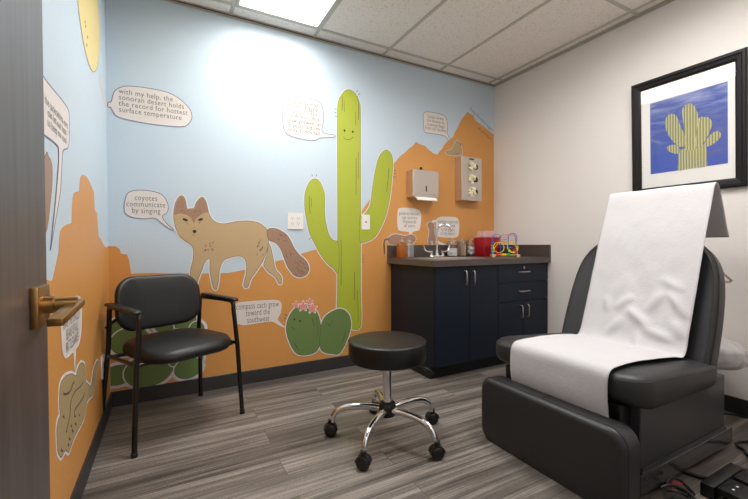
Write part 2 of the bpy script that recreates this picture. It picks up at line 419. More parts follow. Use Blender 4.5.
obj('painted_mountain', slab(nb(), OR_BACK+[(W-0.0005, 0.02), (0.0005, 0.02)], mur, 0, 0.0006), M['orange'], wb)
OR_LEFT = [(-2.4, 1.05)] + [(-1.315,0.894),(-1.27,0.939),(-1.228,0.983),(-1.219,1.023),(-1.203,1.054),(-1.16,1.069),(-1.099,1.081),(-1.025,1.09),(-1.011,1.159),(-0.996,1.191),(-0.972,1.211),(-0.874,1.229),(-0.849,1.287),(-0.805,1.308),(-0.712,1.317),(-0.651,1.308),(-0.612,1.299),(-0.545,1.279),(-0.503,1.265),(-0.496,1.181),(-0.419,1.172),(-0.381,1.053),(-0.296,1.038),(-0.198,1.005),(-0.107,0.989),(-0.033,0.996)]
OR_LEFT[-1] = (-0.0005, OR_BACK[0][1])
obj('painted_mountain', slab(nb(), OR_LEFT+[(-0.0005, 0.02), (-2.4, 0.02)], lef, 0, 0.0006), M['orange'], wl)
# baseboards
def baseboard(name, x0, x1, y0, y1, m=M['base']): struct(name, box(nb(), x0, x1, y0, y1, 0, 0.096, 0.002, 1), m)
baseboard('baseboard_back', 0.009, 2.04, -0.009, 0)
baseboard('baseboard_left', 0, 0.009, FY, 0)
baseboard('baseboard_right', W-0.009, W, FY, -0.62)
baseboard('baseboard_front', 1.10, W-0.009, FY, FY+0.009)
# ceiling wall angle
t = nb()
for (a, b, c, d) in ((0.0, W, -0.02, 0.0), (0.0, 0.02, FY, -0.02), (W-0.02, W, FY, -0.02), (0.02, W-0.02, FY, FY+0.02)): box(t, a, b, c, d, H-0.004, H)
struct('trim_3', t, M['trimc'])
t = nb(); box(t, 0, W, -0.006, 0, H-0.022, H-0.004); box(t, 0, 0.006, FY, -0.006, H-0.022, H-0.004); box(t, W-0.006, W, FY, -0.006, H-0.022, H-0.004)
struct('trim_4', t, M['trimc'])
t = nb(); box(t, 0.0, W, -0.009, -0.0, H-0.010, H-0.0041)
struct('trim_5', t, M['trimd'])  # dark strip: shade of the gap at the ceiling angle, put in as colour

# ------------------------------------------------------------------ ceiling light panels
M['diffuser'] = mat('lit_diffuser', (240, 240, 240), 0.6, emit=GLOW)
def ceiling_light(x0, x1, y0, y1, label):
    o = thing('ceiling_light', label, 'ceiling light', ((x0+x1)/2, (y0+y1)/2, H-0.012), world=True)
    fr = nb(); w = 0.02
    box(fr, x0, x1, y0, y0+w, H-0.012, H-0.001); box(fr, x0, x1, y1-w, y1, H-0.012, H-0.001)
    box(fr, x0, x0+w, y0+w, y1-w, H-0.012, H-0.001); box(fr, x1-w, x1, y0+w, y1-w, H-0.012, H-0.001)
    obj('frame', fr, M['grid'], o)
    obj('diffuser', box(nb(), x0+w, x1-w, y0+w, y1-w, H-0.008, H-0.002), M['diffuser'], o)
ceiling_light(0.7363, 1.3218, -1.340, -0.144, 'lit rectangular ceiling panel above the coyote mural wall')
ceiling_light(1.9554, 2.541, -2.559, -1.364, 'lit rectangular ceiling panel over the exam chair')
ceiling_light(0.7363, 1.3218, -4.2, -3.2, 'added unseen ceiling panel giving fill light from the corridor beyond the doorway')  # unseen panel, added to light the room from the corridor

# ------------------------------------------------------------------ door with lever
DX, DY0, DY1 = 0.142, -2.944, -2.030
dr = struct('door_1', box(nb(), DX-0.044, DX, DY0, DY1, 0.008, 2.10, 0.001, 1), M['door'])
dr['label'] = 'dark wood laminate door standing open along the left wall'
hd = nb(); box(hd, DX, DX+0.010, -2.122, -2.060, 0.884, 0.945, 0.0015, 2)
h = obj('door_handle', hd, M['brass'], dr, smooth=30); h['label'] = 'square antique brass rose with flat lever'
nk = nb(); lathe(nk, [(0, 0), (0.0135, 0), (0.0135, 0.012), (0.0105, 0.014), (0.0105, 0.040), (0, 0.040)], (DX+0.010, -2.091, 0.915), 20, (1, 0, 0))
obj('spindle', nk, M['brass'], h, smooth=30)
lv = nb(); rot_box(lv, (DX+0.043, -2.120, .907), (.019, .112, .0115), Matrix.Rotation(math.radians(7), 3, 'X') @ Matrix.Rotation(math.radians(-4), 3, 'Z'), 0.002, 2)
obj('lever', lv, M['brass'], h, smooth=30)

# ------------------------------------------------------------------ mural stickers
D0, D1, D2, D3 = 0.0007, 0.0014, 0.0020, 0.0025
def bubble(pl, pts, lines, box_, label, smooth=3, ink='ink', group='speech bubble stickers on the mural', edge='inkblue', rot=0, align='CENTER'):
    P = sm(pts, smooth)
    o = obj('speech_bubble', slab(nb(), P, pl, D0, D1), M['bubble']); tag(o, label, 'speech bubble', group)
    obj('outline', ribbon(nb(), P, pl, 0.0045, D1, D2, True), M[edge], o)
    if lines: lettering(lines, pl, box_[0], box_[1], D2, o, M[ink], rot=rot, align=align)
    return o
bubble(mur, [(0.032,1.919),(0.042,1.952),(0.066,1.978),(0.113,1.999),(0.211,2.006),(0.329,2),(0.41,1.963),(0.461,1.911),(0.473,1.857),(0.447,1.807),(0.401,1.786),(0.263,1.78),(0.148,1.785),(0.059,1.798),(0.031,1.832),(0.023,1.851),(0.009,1.85),(0.009,1.88),(0.023,1.884)],
       ['with my help, the', 'sonoran desert holds', 'the record for hottest', 'surface temperature'], [(0.063,1.977),(0.446,1.821)], 'wide speech bubble beginning with my help, the, high on the wall by the left corner', align='LEFT')
bubble(mur, [(0.089,1.283),(0.105,1.331),(0.151,1.351),(0.223,1.352),(0.29,1.333),(0.32,1.287),(0.327,1.24),(0.313,1.208),(0.292,1.193),(0.309,1.154),(0.357,1.102),(0.337,1.107),(0.288,1.145),(0.251,1.177),(0.195,1.172),(0.13,1.178),(0.091,1.201),(0.084,1.238)],
       ['coyotes', 'communicate', 'by singing'], [(0.096,1.315),(0.309,1.196)], 'speech bubble reading coyotes communicate by singing')
bubble(mur, [(1.086,1.972),(1.087,2.051),(1.106,2.1),(1.157,2.125),(1.251,2.132),(1.347,2.129),(1.391,2.103),(1.407,2.059),(1.411,1.975),(1.396,1.903),(1.426,1.878),(1.503,1.878),(1.498,1.859),(1.436,1.849),(1.375,1.838),(1.345,1.815),(1.259,1.809),(1.164,1.82),(1.108,1.844),(1.09,1.9)],
       ['saguaros may', 'be the biggest', 'cactus in the', "USA, but i'm a", 'slow grower- at', "8 years old i'm", 'only 1 inch tall'], [(1.119,2.094),(1.389,1.846)], 'speech bubble about saguaros beside the tall saguaro')
bubble(mur, [(2.373,2.112),(2.37,2.166),(2.384,2.195),(2.424,2.21),(2.541,2.214),(2.611,2.203),(2.641,2.174),(2.651,2.125),(2.649,2.057),(2.662,2.022),(2.688,1.971),(2.658,1.985),(2.629,2.01),(2.591,2.018),(2.506,2.02),(2.417,2.017),(2.383,2.028)],
       ['cactus wrens', 'are known to', 'scavenge bugs', 'from car fenders'], [(2.392,2.18),(2.635,2.05)], 'speech bubble about cactus wrens by the orange peak')
bubble(mur, [(0.726,0.535),(0.738,0.578),(0.785,0.592),(0.945,0.593),(1.034,0.587),(1.064,0.558),(1.059,0.493),(1.036,0.448),(1.055,0.417),(1.091,0.379),(1.044,0.405),(1,0.434),(0.918,0.435),(0.796,0.429),(0.742,0.453),(0.727,0.486)],
       ['compass cacti grow', 'toward the', 'southwest'], [(0.745,0.581),(1.048,0.439)], 'speech bubble reading compass cacti grow toward the southwest', edge='edge')
bubble(mur, [(2.094,1.242),(2.1,1.3),(2.119,1.317),(2.195,1.323),(2.291,1.318),(2.332,1.298),(2.345,1.255),(2.338,1.184),(2.324,1.134),(2.291,1.123),(2.254,1.113),(2.226,1.086),(2.215,1.111),(2.181,1.116),(2.118,1.123),(2.1,1.143),(2.094,1.19)],
       ['packrat houses', 'can survive', 'thousands', 'of years'], [(2.113,1.291),(2.328,1.143)], 'speech bubble about packrat houses above the soap bottles', edge='edge')
bubble(mur, [(2.531,1.239),(2.581,1.255),(2.731,1.257),(2.774,1.242),(2.79,1.208),(2.792,1.132),(2.777,1.08),(2.724,1.064),(2.541,1.072),(2.519,1.096),(2.519,1.195),(2.502,1.205),(2.473,1.208),(2.481,1.222),(2.511,1.222)],
       ['antelope squirrels', 'spread seeds', 'to be plants', 'of the desert'], [(2.534,1.23),(2.777,1.088)], 'speech bubble behind the arched faucet', edge='edge')
bubble(lef, [(-1.223,0.756),(-1.208,0.654),(-1.185,0.626),(-1.154,0.61),(-1.095,0.607),(-1.044,0.604),(-1.028,0.581),(-1.02,0.525),(-1.002,0.57),(-0.99,0.603),(-0.927,0.609),(-0.876,0.666),(-0.864,0.739),(-0.875,0.782),(-0.946,0.802),(-1.053,0.806),(-1.178,0.803),(-1.221,0.792)],
       ['HAVE THE SMALLEST', 'BEAKS OF ALL', 'RATTLESNAKES'], [(-1.191,0.75),(-0.9,0.625)], 'speech bubble low on the orange left wall behind the door lever', edge='edge')
bubble(lef, [(-1.516,1.517),(-1.408,1.507),(-1.342,1.504),(-1.258,1.507),(-1.128,1.511),(-1.054,1.505),(-1.043,1.467),(-1.048,1.4),(-1.077,1.361),(-1.142,1.34),(-1.165,1.3),(-1.194,1.193),(-1.267,1.087),(-1.32,1.01),(-1.337,0.991),(-1.316,1.029),(-1.269,1.136),(-1.223,1.256),(-1.21,1.324),(-1.228,1.336),(-1.288,1.337),(-1.377,1.333),(-1.474,1.328),(-1.524,1.362)],
       ['the jackrabbits ears', 'can let out heat', 'to keep me cool'], [(-1.37,1.457),(-1.072,1.362)], 'large pale speech bubble high on the left wall cut off by the door')
# thin leader from the sun to the wide bubble
def strokes(details, pl, o, a, c):
    for pts, w in details: obj('drawn_line', ribbon(nb(), pts, pl, w, a, c), M['ink'], o)
def sticker(name, pl, shapes, label, cat, rim=0.009, details=(), group=None, dz=0):
    """shapes: list of (part name, outline, material); a pale rim of vinyl shows round them all."""
    base = nb()
    for i, q in enumerate(shapes): slab(base, grow(q[1], rim), pl, D0+dz, D1+dz-0.00004*i)
    o = obj(name, base, M['edge']); tag(o, label, cat, group)
    for i, (nm, P, m) in enumerate(shapes):
        k = dz+0.00005*i
        c = obj(nm, slab(nb(), P, pl, D1+dz, D2+k), m, o)
        if nm != 'pale_rim': obj('drawn_edge', ribbon(nb(), P, pl, 0.0028, D2+k, D2+k+0.00003, True), M['ink'], c)
    strokes(details, pl, o, D2+dz+.0003, D3+dz+.0004)
    return o
def dashes(c, rx, ry, n, L, ang, w=0.0035, jit=0.5):
    out = []
    for i in range(n):
        x = c[0]+(random.random()-.5)*2*rx; y = c[1]+(random.random()-.5)*2*ry; a = ang+(random.random()-.5)*jit
        out.append(([(x, y), (x+L*math.cos(a), y+L*math.sin(a))], w))
    return out
def seg2(pts): return pts
# tall saguaro
TR = sm([(1.52,0.351),(1.522,0.635),(1.525,0.958),(1.527,1.36),(1.527,1.761),(1.529,2.081),(1.54,2.155),(1.562,2.202),(1.593,2.242),(1.626,2.262),(1.66,2.259),(1.692,2.238),(1.724,2.182),(1.736,2.115),(1.736,1.785),(1.735,1.371),(1.733,0.955),(1.731,0.622),(1.73,0.317),(1.632,0.311)], 3)
LA = sm([(1.532,0.772),(1.485,0.81),(1.436,0.85),(1.375,0.928),(1.337,0.999),(1.29,1.092),(1.269,1.185),(1.254,1.269),(1.251,1.341),(1.256,1.4),(1.271,1.447),(1.297,1.495),(1.332,1.515),(1.362,1.508),(1.387,1.479),(1.416,1.403),(1.417,1.323),(1.417,1.241),(1.431,1.149),(1.452,1.08),(1.486,1.038),(1.534,1.006)], 3)
RA = sm([(1.725,1.026),(1.802,1.031),(1.85,1.051),(1.886,1.084),(1.933,1.159),(1.968,1.231),(1.999,1.333),(2.022,1.438),(2.035,1.542),(2.047,1.647),(2.047,1.734),(2.03,1.784),(2,1.81),(1.974,1.812),(1.936,1.782),(1.905,1.736),(1.877,1.64),(1.852,1.523),(1.837,1.418),(1.823,1.333),(1.785,1.273),(1.738,1.234),(1.726,1.229)], 3)
fl = []
fl += [([(1.571,2.192),(1.575,2.137),(1.57,2.08)], .004), ([(1.588,2.171),(1.592,2.075)], .003), ([(1.707,2.225),(1.72,2.145),(1.717,2.029)], .004), ([(1.691,2.091),(1.691,1.985)], .003),
       ([(1.694,1.714),(1.692,1.41)], .004), ([(1.714,1.766),(1.713,1.551)], .003), ([(1.556,1.038),(1.554,0.673)], .004), ([(1.675,0.774),(1.674,0.543)], .004), ([(1.702,0.624),(1.706,0.357)], .003),
       ([(1.291,1.379),(1.288,1.309),(1.297,1.24)], .004), ([(1.308,1.364),(1.306,1.294)], .003), ([(2.008,1.661),(1.999,1.557),(1.984,1.452)], .004)]
fl += [([(1.506,2.085),(1.523,2.086)], .004), ([(1.504,2.056),(1.521,2.057)], .004), ([(1.507,2.026),(1.523,2.029)], .004), ([(1.699,2.254),(1.713,2.275)], .004), ([(1.715,2.234),(1.733,2.252)], .004),
       ([(1.316,1.533),(1.312,1.548)], .004), ([(1.346,1.536),(1.353,1.552)], .004), ([(2.055,1.643),(2.081,1.646)], .004), ([(2.055,1.617),(2.079,1.619)], .004), ([(2.05,1.587),(2.077,1.589)], .004),
       ([(1.302,1.053),(1.284,1.042)], .004), ([(1.745,0.905),(1.764,0.905)], .004), ([(1.745,0.88),(1.764,0.88)], .004), ([(1.745,0.855),(1.764,0.855)], .004)]
fl += [(sm([(1.581,1.872),(1.595,1.858),(1.62,1.853),(1.647,1.862),(1.667,1.883)], 1), .0045)]
sg = sticker('saguaro_sticker', mur, [('trunk', TR, M['lime']), ('arm', LA, M['lime']), ('arm', RA, M['lime'])], 'tall lime green smiling saguaro cactus painted on the mural', 'cactus mural figure', details=[])
strokes(fl, mur, sg, D2+.0002, D3)
for q in [(1.591,1.925),(1.665,1.925)]: obj('eye', slab(nb(), ell(q, 0.0085, 0.0095, 0, 14), mur, D2+0.0002, D3), M['slot'], sg)
# coyote
BODY = sm([(0.358,1.208),(0.361,1.155),(0.373,1.103),(0.393,1.063),(0.423,1.031),(0.459,1.003),(0.474,0.969),(0.47,0.902),(0.454,0.835),(0.457,0.774),(0.468,0.726),(0.487,0.718),(0.499,0.765),(0.519,0.819),(0.541,0.88),(0.563,0.908),(0.575,0.899),(0.574,0.831),(0.584,0.761),(0.596,0.705),(0.614,0.694),(0.628,0.752),(0.636,0.828),(0.65,0.873),(0.673,0.902),(0.726,0.918),(0.773,0.923),(0.802,0.905),(0.817,0.865),(0.813,0.793),(0.801,0.743),(0.797,0.708),(0.811,0.693),(0.828,0.703),(0.846,0.756),(0.88,0.803),(0.927,0.873),(0.958,0.942),(0.972,1.001),(0.974,1.052),(0.965,1.111),(0.943,1.136),(0.905,1.162),(0.849,1.174),(0.796,1.173),(0.739,1.166),(0.682,1.152),(0.639,1.152),(0.604,1.168),(0.581,1.198),(0.568,1.236),(0.56,1.276),(0.548,1.313),(0.53,1.329),(0.508,1.311),(0.491,1.283),(0.481,1.253),(0.455,1.247),(0.437,1.247),(0.431,1.284),(0.423,1.317),(0.406,1.332),(0.384,1.315),(0.366,1.271)], 3)
TAIL = sm([(0.968,1.112),(1.021,1.124),(1.082,1.099),(1.121,1.064),(1.145,1.022),(1.167,0.978),(1.204,0.928),(1.249,0.889),(1.277,0.848),(1.283,0.805),(1.26,0.767),(1.215,0.752),(1.169,0.766),(1.128,0.814),(1.109,0.849),(1.089,0.902),(1.068,0.96),(1.048,0.994),(1.02,1.02),(0.974,1.041)], 3)
HLEG = sm([(0.974,1.012),(0.991,0.982),(1.007,0.904),(1.025,0.818),(1.061,0.774),(1.072,0.737),(1.065,0.708),(1.046,0.716),(1.021,0.762),(0.977,0.797),(0.952,0.828),(0.938,0.858),(0.96,0.927),(0.968,0.971)], 3)
EARS = sm([(0.361,1.203),(0.383,1.211),(0.407,1.211),(0.44,1.203),(0.464,1.178),(0.477,1.148),(0.491,1.18),(0.516,1.204),(0.547,1.223),(0.566,1.23),(0.557,1.283),(0.544,1.31),(0.53,1.325),(0.51,1.308),(0.493,1.28),(0.484,1.246),(0.455,1.242),(0.433,1.243),(0.428,1.284),(0.42,1.311),(0.406,1.328),(0.388,1.311),(0.371,1.271)], 2)
det = []
det += dashes([(0.564,0.989)][0], .035, .035, 11, .016, 1.1) + dashes([(0.909,0.964)][0], .022, .075, 12, .018, 1.2)
det += dashes([(1.075,1.053)][0], .045, .03, 7, .016, -0.9) + dashes([(1.112,0.947)][0], .03, .04, 5, .016, -1.1) + dashes([(1.22,0.83)][0], .05, .05, 16, .017, -1.0)
det += dashes([(0.461,1.211)][0], .06, .02, 14, .009, 1.2, .0025)
co = sticker('coyote_sticker', mur, [('body', BODY, M['tan']), ('tail', TAIL, M['brown']), ('hind_leg', HLEG, M['tan'])], 'tan coyote with brown ears and bushy tail on the mural', 'coyote mural figure')
obj('brow_and_ears', slab(nb(), EARS, mur, D2, D2+0.0003), M['brown'], co)
strokes(det+[([(0.433,1.154),(0.442,1.141)], .003), ([(0.519,1.166),(0.509,1.149)], .003), ([(0.481,1.097),(0.48,1.077),(0.472,1.066)], .003)], mur, co, D2+.0003, D3)
for q, rx_, ry_, ro_, nm_ in (([(0.426,1.172)][0], .017, .0085, -.35, 'eye'), ([(0.519,1.176)][0], .017, .008, .35, 'eye'), ([(0.481,1.095)][0], .012, .011, 0, 'nose')):
    obj(nm_, slab(nb(), ell(q, rx_, ry_, ro_, 16), mur, D2+.0003, D3), M['slot'], co)
# small green barrel cacti with flowers
BL = sm([(1.104,0.332),(1.109,0.423),(1.149,0.498),(1.207,0.539),(1.276,0.535),(1.339,0.482),(1.372,0.396),(1.377,0.286),(1.359,0.187),(1.304,0.15),(1.208,0.153),(1.15,0.208)], 4)
BR = sm([(1.375,0.339),(1.404,0.421),(1.474,0.467),(1.554,0.48),(1.617,0.433),(1.64,0.355),(1.619,0.257),(1.542,0.123),(1.464,0.127),(1.392,0.155),(1.368,0.209)], 4)
det = [(sm([(1.141,0.378),(1.168,0.352),(1.194,0.367)], 1)[:-1], .004)] + [([(1.306,0.429),(1.322,0.364)], .004), ([(1.339,0.441),(1.355,0.329),(1.346,0.275)], .003), ([(1.154,0.268),(1.185,0.218)], .004), ([(1.169,0.235),(1.2,0.185)], .003), ([(1.482,0.396),(1.448,0.351)], .003), ([(1.422,0.386),(1.456,0.35)], .003), ([(1.596,0.303),(1.56,0.2)], .003), ([(1.109,0.463),(1.09,0.48)], .004), ([(1.104,0.441),(1.086,0.45)], .004), ([(1.578,0.19),(1.6,0.171)], .003)]
bc = sticker('barrel_cactus_sticker', mur, [('cactus_body', BL, M['green']), ('cactus_body', BR, M['green'])], 'pair of round green barrel cacti with pink flowers on the mural', 'cactus mural figure', details=det, dz=.0016)
for q in [(1.165,0.433),(1.209,0.415)]: obj('eye', slab(nb(), ell(q, .007, .008, 0, 12), mur, D2+.0016, D3+.0018), M['slot'], bc)
FZ = .0018
for fi, (q, rr) in enumerate(zip([(1.179,0.542),(1.234,0.527),(1.286,0.557),(1.308,0.504)], (.020, .028, .019, .028))):
    P = [(q[0]+rr*(1+.38*math.cos(5*a))*math.cos(a+.3), q[1]+rr*(1+.38*math.cos(5*a))*math.sin(a+.3)) for a in [2*PI*k/40 for k in range(40)]]
    z_ = D2+FZ+.0003*fi; b = nb(); slab(b, [(q[0]+(u_c-q[0])*1.22, q[1]+(v_c-q[1])*1.22) for u_c, v_c in P], mur, z_, z_+.0003); e = obj('flower', b, M['edge'], bc); obj('petal', slab(nb(), P, mur, z_+.0003, z_+.0005), M['pink'], e)
# prickly pear behind the guest chair
pads = [("113.6,333", .058, .075, 0.2), ("130,341", .105, .085, 0.2), ("166,324", .075, .062, -0.5), ("185.5,322", .068, .062, 0.7), ("176.5,337", .07, .05, 0.1), ("197,329", .045, .05, 0.2),
        ("117,375", .09, .062, 0.1), ("149.5,372", .138, .105, 0.15), ("177.5,362", .05, .04, 0.1), ("197,360", .036, .04, 0.2), ("188.5,371", .085, .068, 0.25)]
shp = []
for c, rx, ry, ro in pads:
    t_ = c.split(',')
    shp.append((c, rx, ry, ro))
PADC = [(0.027,0.459),(0.105,0.399),(0.306,0.486),(0.42,0.487),(0.366,0.393),(0.49,0.433),(0.04,0.194),(0.209,0.198),(0.37,0.239),(0.488,0.235),(0.435,0.175)]
pp = sticker('prickly_pear_sticker', mur, [q for c, s in zip(PADC, pads) for q in (('pale_rim', ell(c, s[1]+.009, s[2]+.009, s[3]), M['edge']), ('cactus_pad', ell(c, s[1], s[2], s[3]), M['green']))], 'green prickly pear cactus painted low behind the guest chair', 'cactus mural figure', rim=.012)
# packrat, squirrel, wren
RAT = sm([(2.002,1.057),(2.044,1.084),(2.1,1.086),(2.173,1.075),(2.237,1.087),(2.28,1.066),(2.28,1.03),(2.242,1.009),(2.183,0.998),(2.089,0.999),(2.028,1.004),(1.999,1.027)], 3)
rt = sticker('packrat_sticker', mur, [('body', RAT, M['brown'])], 'small brown packrat with a long pale tail on the mural by the counter', 'packrat mural figure', rim=.007)
tl = nb(); ribbon(tl, sm([(2.008,1.043),(1.972,1.047),(1.955,1.009),(1.961,0.961),(1.957,0.91),(1.96,0.96),(1.956,1.007),(1.973,1.046)], 3), mur, .011, D1, D2, True); obj('tail', tl, M['edge'], rt)
SQ = sm([(2.418,1.162),(2.422,1.188),(2.442,1.202),(2.473,1.197),(2.493,1.175),(2.493,1.115),(2.504,1.072),(2.504,1.03),(2.497,0.993),(2.485,0.99),(2.476,1.03),(2.453,1.03),(2.453,0.991),(2.437,0.993),(2.424,1.03),(2.435,1.085),(2.438,1.135)], 3)
sq = sticker('squirrel_sticker', mur, [('body', SQ, M['brown'])], 'small brown squirrel standing upright on the mural left of the faucet', 'squirrel mural figure', rim=.007, dz=.0001)
b = nb(); slab(b, sm([(2.516,1.054),(2.562,1.019),(2.633,1.002),(2.633,0.989),(2.556,0.999),(2.51,1.021)]  , 3), mur, D1, D2); obj('tail', b, M['edge'], sq)
WR = sm([(2.63,1.872),(2.682,1.889),(2.725,1.927),(2.741,1.969),(2.772,1.991),(2.803,1.977),(2.813,1.945),(2.833,1.877),(2.793,1.858),(2.725,1.845),(2.651,1.849)], 3)
wr = sticker('wren_sticker', mur, [('body', WR, M['snake'])], 'small tan cactus wren perched above the glove dispenser', 'bird mural figure', rim=.006, details=[([(2.8,1.969),(2.823,1.962),(2.803,1.952)], .006), (sm([(2.731,1.869),(2.774,1.866),(2.805,1.883)], 1), .003)])
# sun, leader, jackrabbit ear, snake on the left wall
sn = sticker('sun_sticker', lef, [('disc', ell((-0.575, 2.175), .315, .315, 0, 48), M['sun'])], 'pale yellow sun high on the left wall', 'sun mural figure', rim=.004)
for q in [(-0.692,2.014),(-0.684,2),(-0.634,1.974),(-0.656,1.927)]: obj('drawn_dot', slab(nb(), ell(q, .007, .007, 0, 10), lef, D2, D3), M['ink'], sn)
b = nb(); slab(b, sm([(-0.268,1.935),(-0.237,1.925),(-0.124,1.875),(-0.035,1.863),(0.051,1.888),(0.049,1.865),(-0.045,1.844),(-0.157,1.861),(-0.257,1.906)], 3), lef, D0, D1)
tag(obj('sun_speech_tail', b, M['bubble']), 'thin pale speech tail running down from the sun into the corner', 'speech bubble tail')
EAR = sm([(-1.359,1.287),(-1.342,1.279),(-1.313,1.269),(-1.298,1.248),(-1.304,1.195),(-1.331,1.13),(-1.359,1.07),(-1.394,1.045),(-1.42,1.122),(-1.403,1.24)], 3)
sticker('jackrabbit_ear_sticker', lef, [('ear', EAR, M['brown'])], 'brown jackrabbit ear on the left wall just past the door edge', 'rabbit mural figure', rim=.005)
SNK = sm([(-1.068,0.528),(-1.005,0.501),(-0.975,0.515),(-0.927,0.524),(-0.877,0.517),(-0.82,0.49),(-0.801,0.452),(-0.804,0.416),(-0.726,0.375),(-0.652,0.33),(-0.659,0.307),(-0.783,0.321),(-0.855,0.277),(-1.036,0.28),(-1.127,0.268),(-1.151,0.274),(-1.186,0.298),(-1.239,0.301),(-1.27,0.322),(-1.291,0.35),(-1.297,0.414),(-1.28,0.439),(-1.251,0.445),(-1.259,0.483),(-1.256,0.507),(-1.248,0.535),(-1.226,0.549),(-1.158,0.548)], 3)
RTL = sm([(-0.742,0.354),(-0.66,0.363),(-0.618,0.402),(-0.524,0.422),(-0.469,0.412),(-0.48,0.392),(-0.548,0.359),(-0.587,0.311),(-0.665,0.304)], 3)
det = [(sm([(-1.198,0.505),(-1.155,0.483),(-1.093,0.476),(-1.059,0.487),(-1.006,0.49)], 3)[:-4], .007), (sm([(-1.016,0.35),(-1.032,0.379),(-0.939,0.372),(-0.856,0.371),(-0.833,0.389)], 3)[:-4], .006), (sm([(-1.164,0.353),(-1.115,0.39),(-1.096,0.433),(-1.027,0.446),(-0.914,0.432),(-0.83,0.43)], 3)[:-4], .005), (sm([(-1.217,0.433),(-1.197,0.415),(-1.161,0.408)], 2)[:-3], .006), (sm([(-1.25,0.334),(-1.225,0.313),(-1.196,0.315)], 2)[:-3], .006)]
det += [([a, b_], .006) for a, b_ in ([(-1.136,0.319),(-1.113,0.301)], [(-1.087,0.327),(-1.063,0.309)], [(-1.035,0.331),(-1.01,0.313)], [(-1.102,0.351),(-1.086,0.337)], [(-0.961,0.336),(-0.943,0.321)], [(-1.152,0.305),(-1.138,0.291)])]
sticker('rattlesnake_sticker', lef, [('body', SNK, M['snake']), ('rattle', RTL, M['snake'])], 'coiled tan rattlesnake low on the orange left wall', 'snake mural figure', rim=.011, details=det)
# mural credit written along the mountain slope
cr = lettering(['Larina Rummans Ingers'], mur, [(2.932,2.319)][0], [(3.41,2.346)][0], 0.0012, None)
bpy.data.objects.remove(cr)
def slope_text(body, a, b_, h, label, nm):
    me = text_mesh([body], 'LEFT'); bm = nb(); bm.from_mesh(me); bpy.data.meshes.remove(me)
    xs = [v.co.x for v in bm.verts]; x0, x1 = min(xs), max(xs); a = Vector(a); b_ = Vector(b_); t = (b_-a); n = Vector((-t.y, t.x)).normalized()
    for v in bm.verts:
        q = a + t*((v.co.x-x0)/(x1-x0)) + n*v.co.y*h; v.co = mur(q.x, q.y, 0.0012)
    return tag(obj(nm, bm, M['ink']), label, 'lettering')
q = [(2.926,2.313),(3.226,2.141),(3.036,2.144),(3.212,2.048)]
slope_text('Emma Rummans Ingers', q[0], q[1], .05, 'small handwritten credit along the upper edge of the orange slope', 'mural_credit')
slope_text('@rummans.art', q[2], q[3], .034, 'tiny handwritten credit line on the orange slope itself', 'mural_credit')

# ------------------------------------------------------------------ outlets and switch
def plate(pl, u, v, w, h, label, kind, nm='wall_outlet'):
    o = obj(nm, slab(nb(), grow(rrect(w, h, .006), 0) and [(u+a, v+b) for a, b in rrect(w, h, .006)], pl, 0.0006, 0.007), M['plastic_white'])
    tag(o, label, 'outlet' if 'outlet' in nm else 'switch')
    cols = 2 if w > 0.1 else 1
    for i in range(cols):
        cu = u+(i-(cols-1)/2)*0.046
        if kind == 'duplex':
            for s in (-1, 1):
                r = obj('receptacle', slab(nb(), ell((cu, v+s*.0195), .0165, .0145, 0, 20), pl, .007, .0085), M['plastic_white'], o)
                b = nb()
                for dx in (-.006, .006): slab(b, [(cu+dx-.0012, v+s*.0195-.001), (cu+dx+.0012, v+s*.0195-.001), (cu+dx+.0012, v+s*.0195+.008), (cu+dx-.0012, v+s*.0195+.008)], pl, .0085, .009)
                slab(b, ell((cu, v+s*.0195-.008), .0024, .0024, 0, 8), pl, .0085, .009)
                obj('slot', b, M['slot'], r)
        else:
            r = obj('receptacle', slab(nb(), [(cu+a, v+b) for a, b in rrect(.033, .067, .003)], pl, .007, .0085), M['plastic_white'], o)
            b = nb(); slab(b, [(cu+a, v+b) for a, b in rrect(.012, .012, .001)], pl, .0085, .0092); obj('button', b, M['slot'], r)
    return o
plate(mur, 1.177, 1.182, .122, .125, 'white double outlet plate between the coyote and the saguaro', 'duplex')
plate(mur, 1.78, 1.188, .078, .125, 'white single wall plate over the trunk and arm of the saguaro', 'decora')
plate(lef, -.325, .345, .078, .125, 'white outlet plate low on the left wall near the corner', 'duplex')

# ------------------------------------------------------------------ cabinet with countertop
CX0, CX1, CF = 2.020, W-0.003, -0.616
cab = thing('base_cabinet', 'dark navy base cabinet under the grey countertop', 'cabinet', (2.64, -0.3, 0), world=True)
b = nb(); box(b, CX0, CX1, CF, -0.011, 0.10, 0.838); obj('body', b, M['navy'], cab)
b = nb(); box(b, CX0+0.003, CX1, CF+0.05, -0.011, 0, 0.10); obj('toe_kick', b, M['navy_edge'], cab)
b = nb(); box(b, CX0+0.012, CX1-0.004, CF-0.002, CF, 0.108, 0.836); obj('face_gap', b, M['navy_edge'], cab)
def front(nm, x0, x1, z0, z1): return obj(nm, box(nb(), x0, x1, CF-0.021, CF-0.002, z0, z1, .0015, 1), M['navy'], cab)
def pull(parent, x, z, L, vertical):
    b = nb(); y0, y1 = CF-0.021, CF-0.047
    if vertical: pts = [(x, y0, z-L/2), (x, y1+.008, z-L/2), (x, y1, z-L/2+.01), (x, y1, z+L/2-.01), (x, y1+.008, z+L/2), (x, y0, z+L/2)]
    else: pts = [(x-L/2, y0, z), (x-L/2, y1+.008, z), (x-L/2+.01, y1, z), (x+L/2-.01, y1, z), (x+L/2, y1+.008, z), (x+L/2, y0, z)]
    tube(b, pts, 0.0052, 10); obj('handle', b, M['nickel'], parent, smooth=True)
d = front('door', 2.022, 2.338, .104, .834); pull(d, 2.294, .747, .105, True)
d = front('door', 2.342, 2.640, .104, .834); pull(d, 2.373, .744, .105, True)
d = front('drawer', 2.645, 3.244, .684, .834); pull(d, 2.936, .769, .115, False)
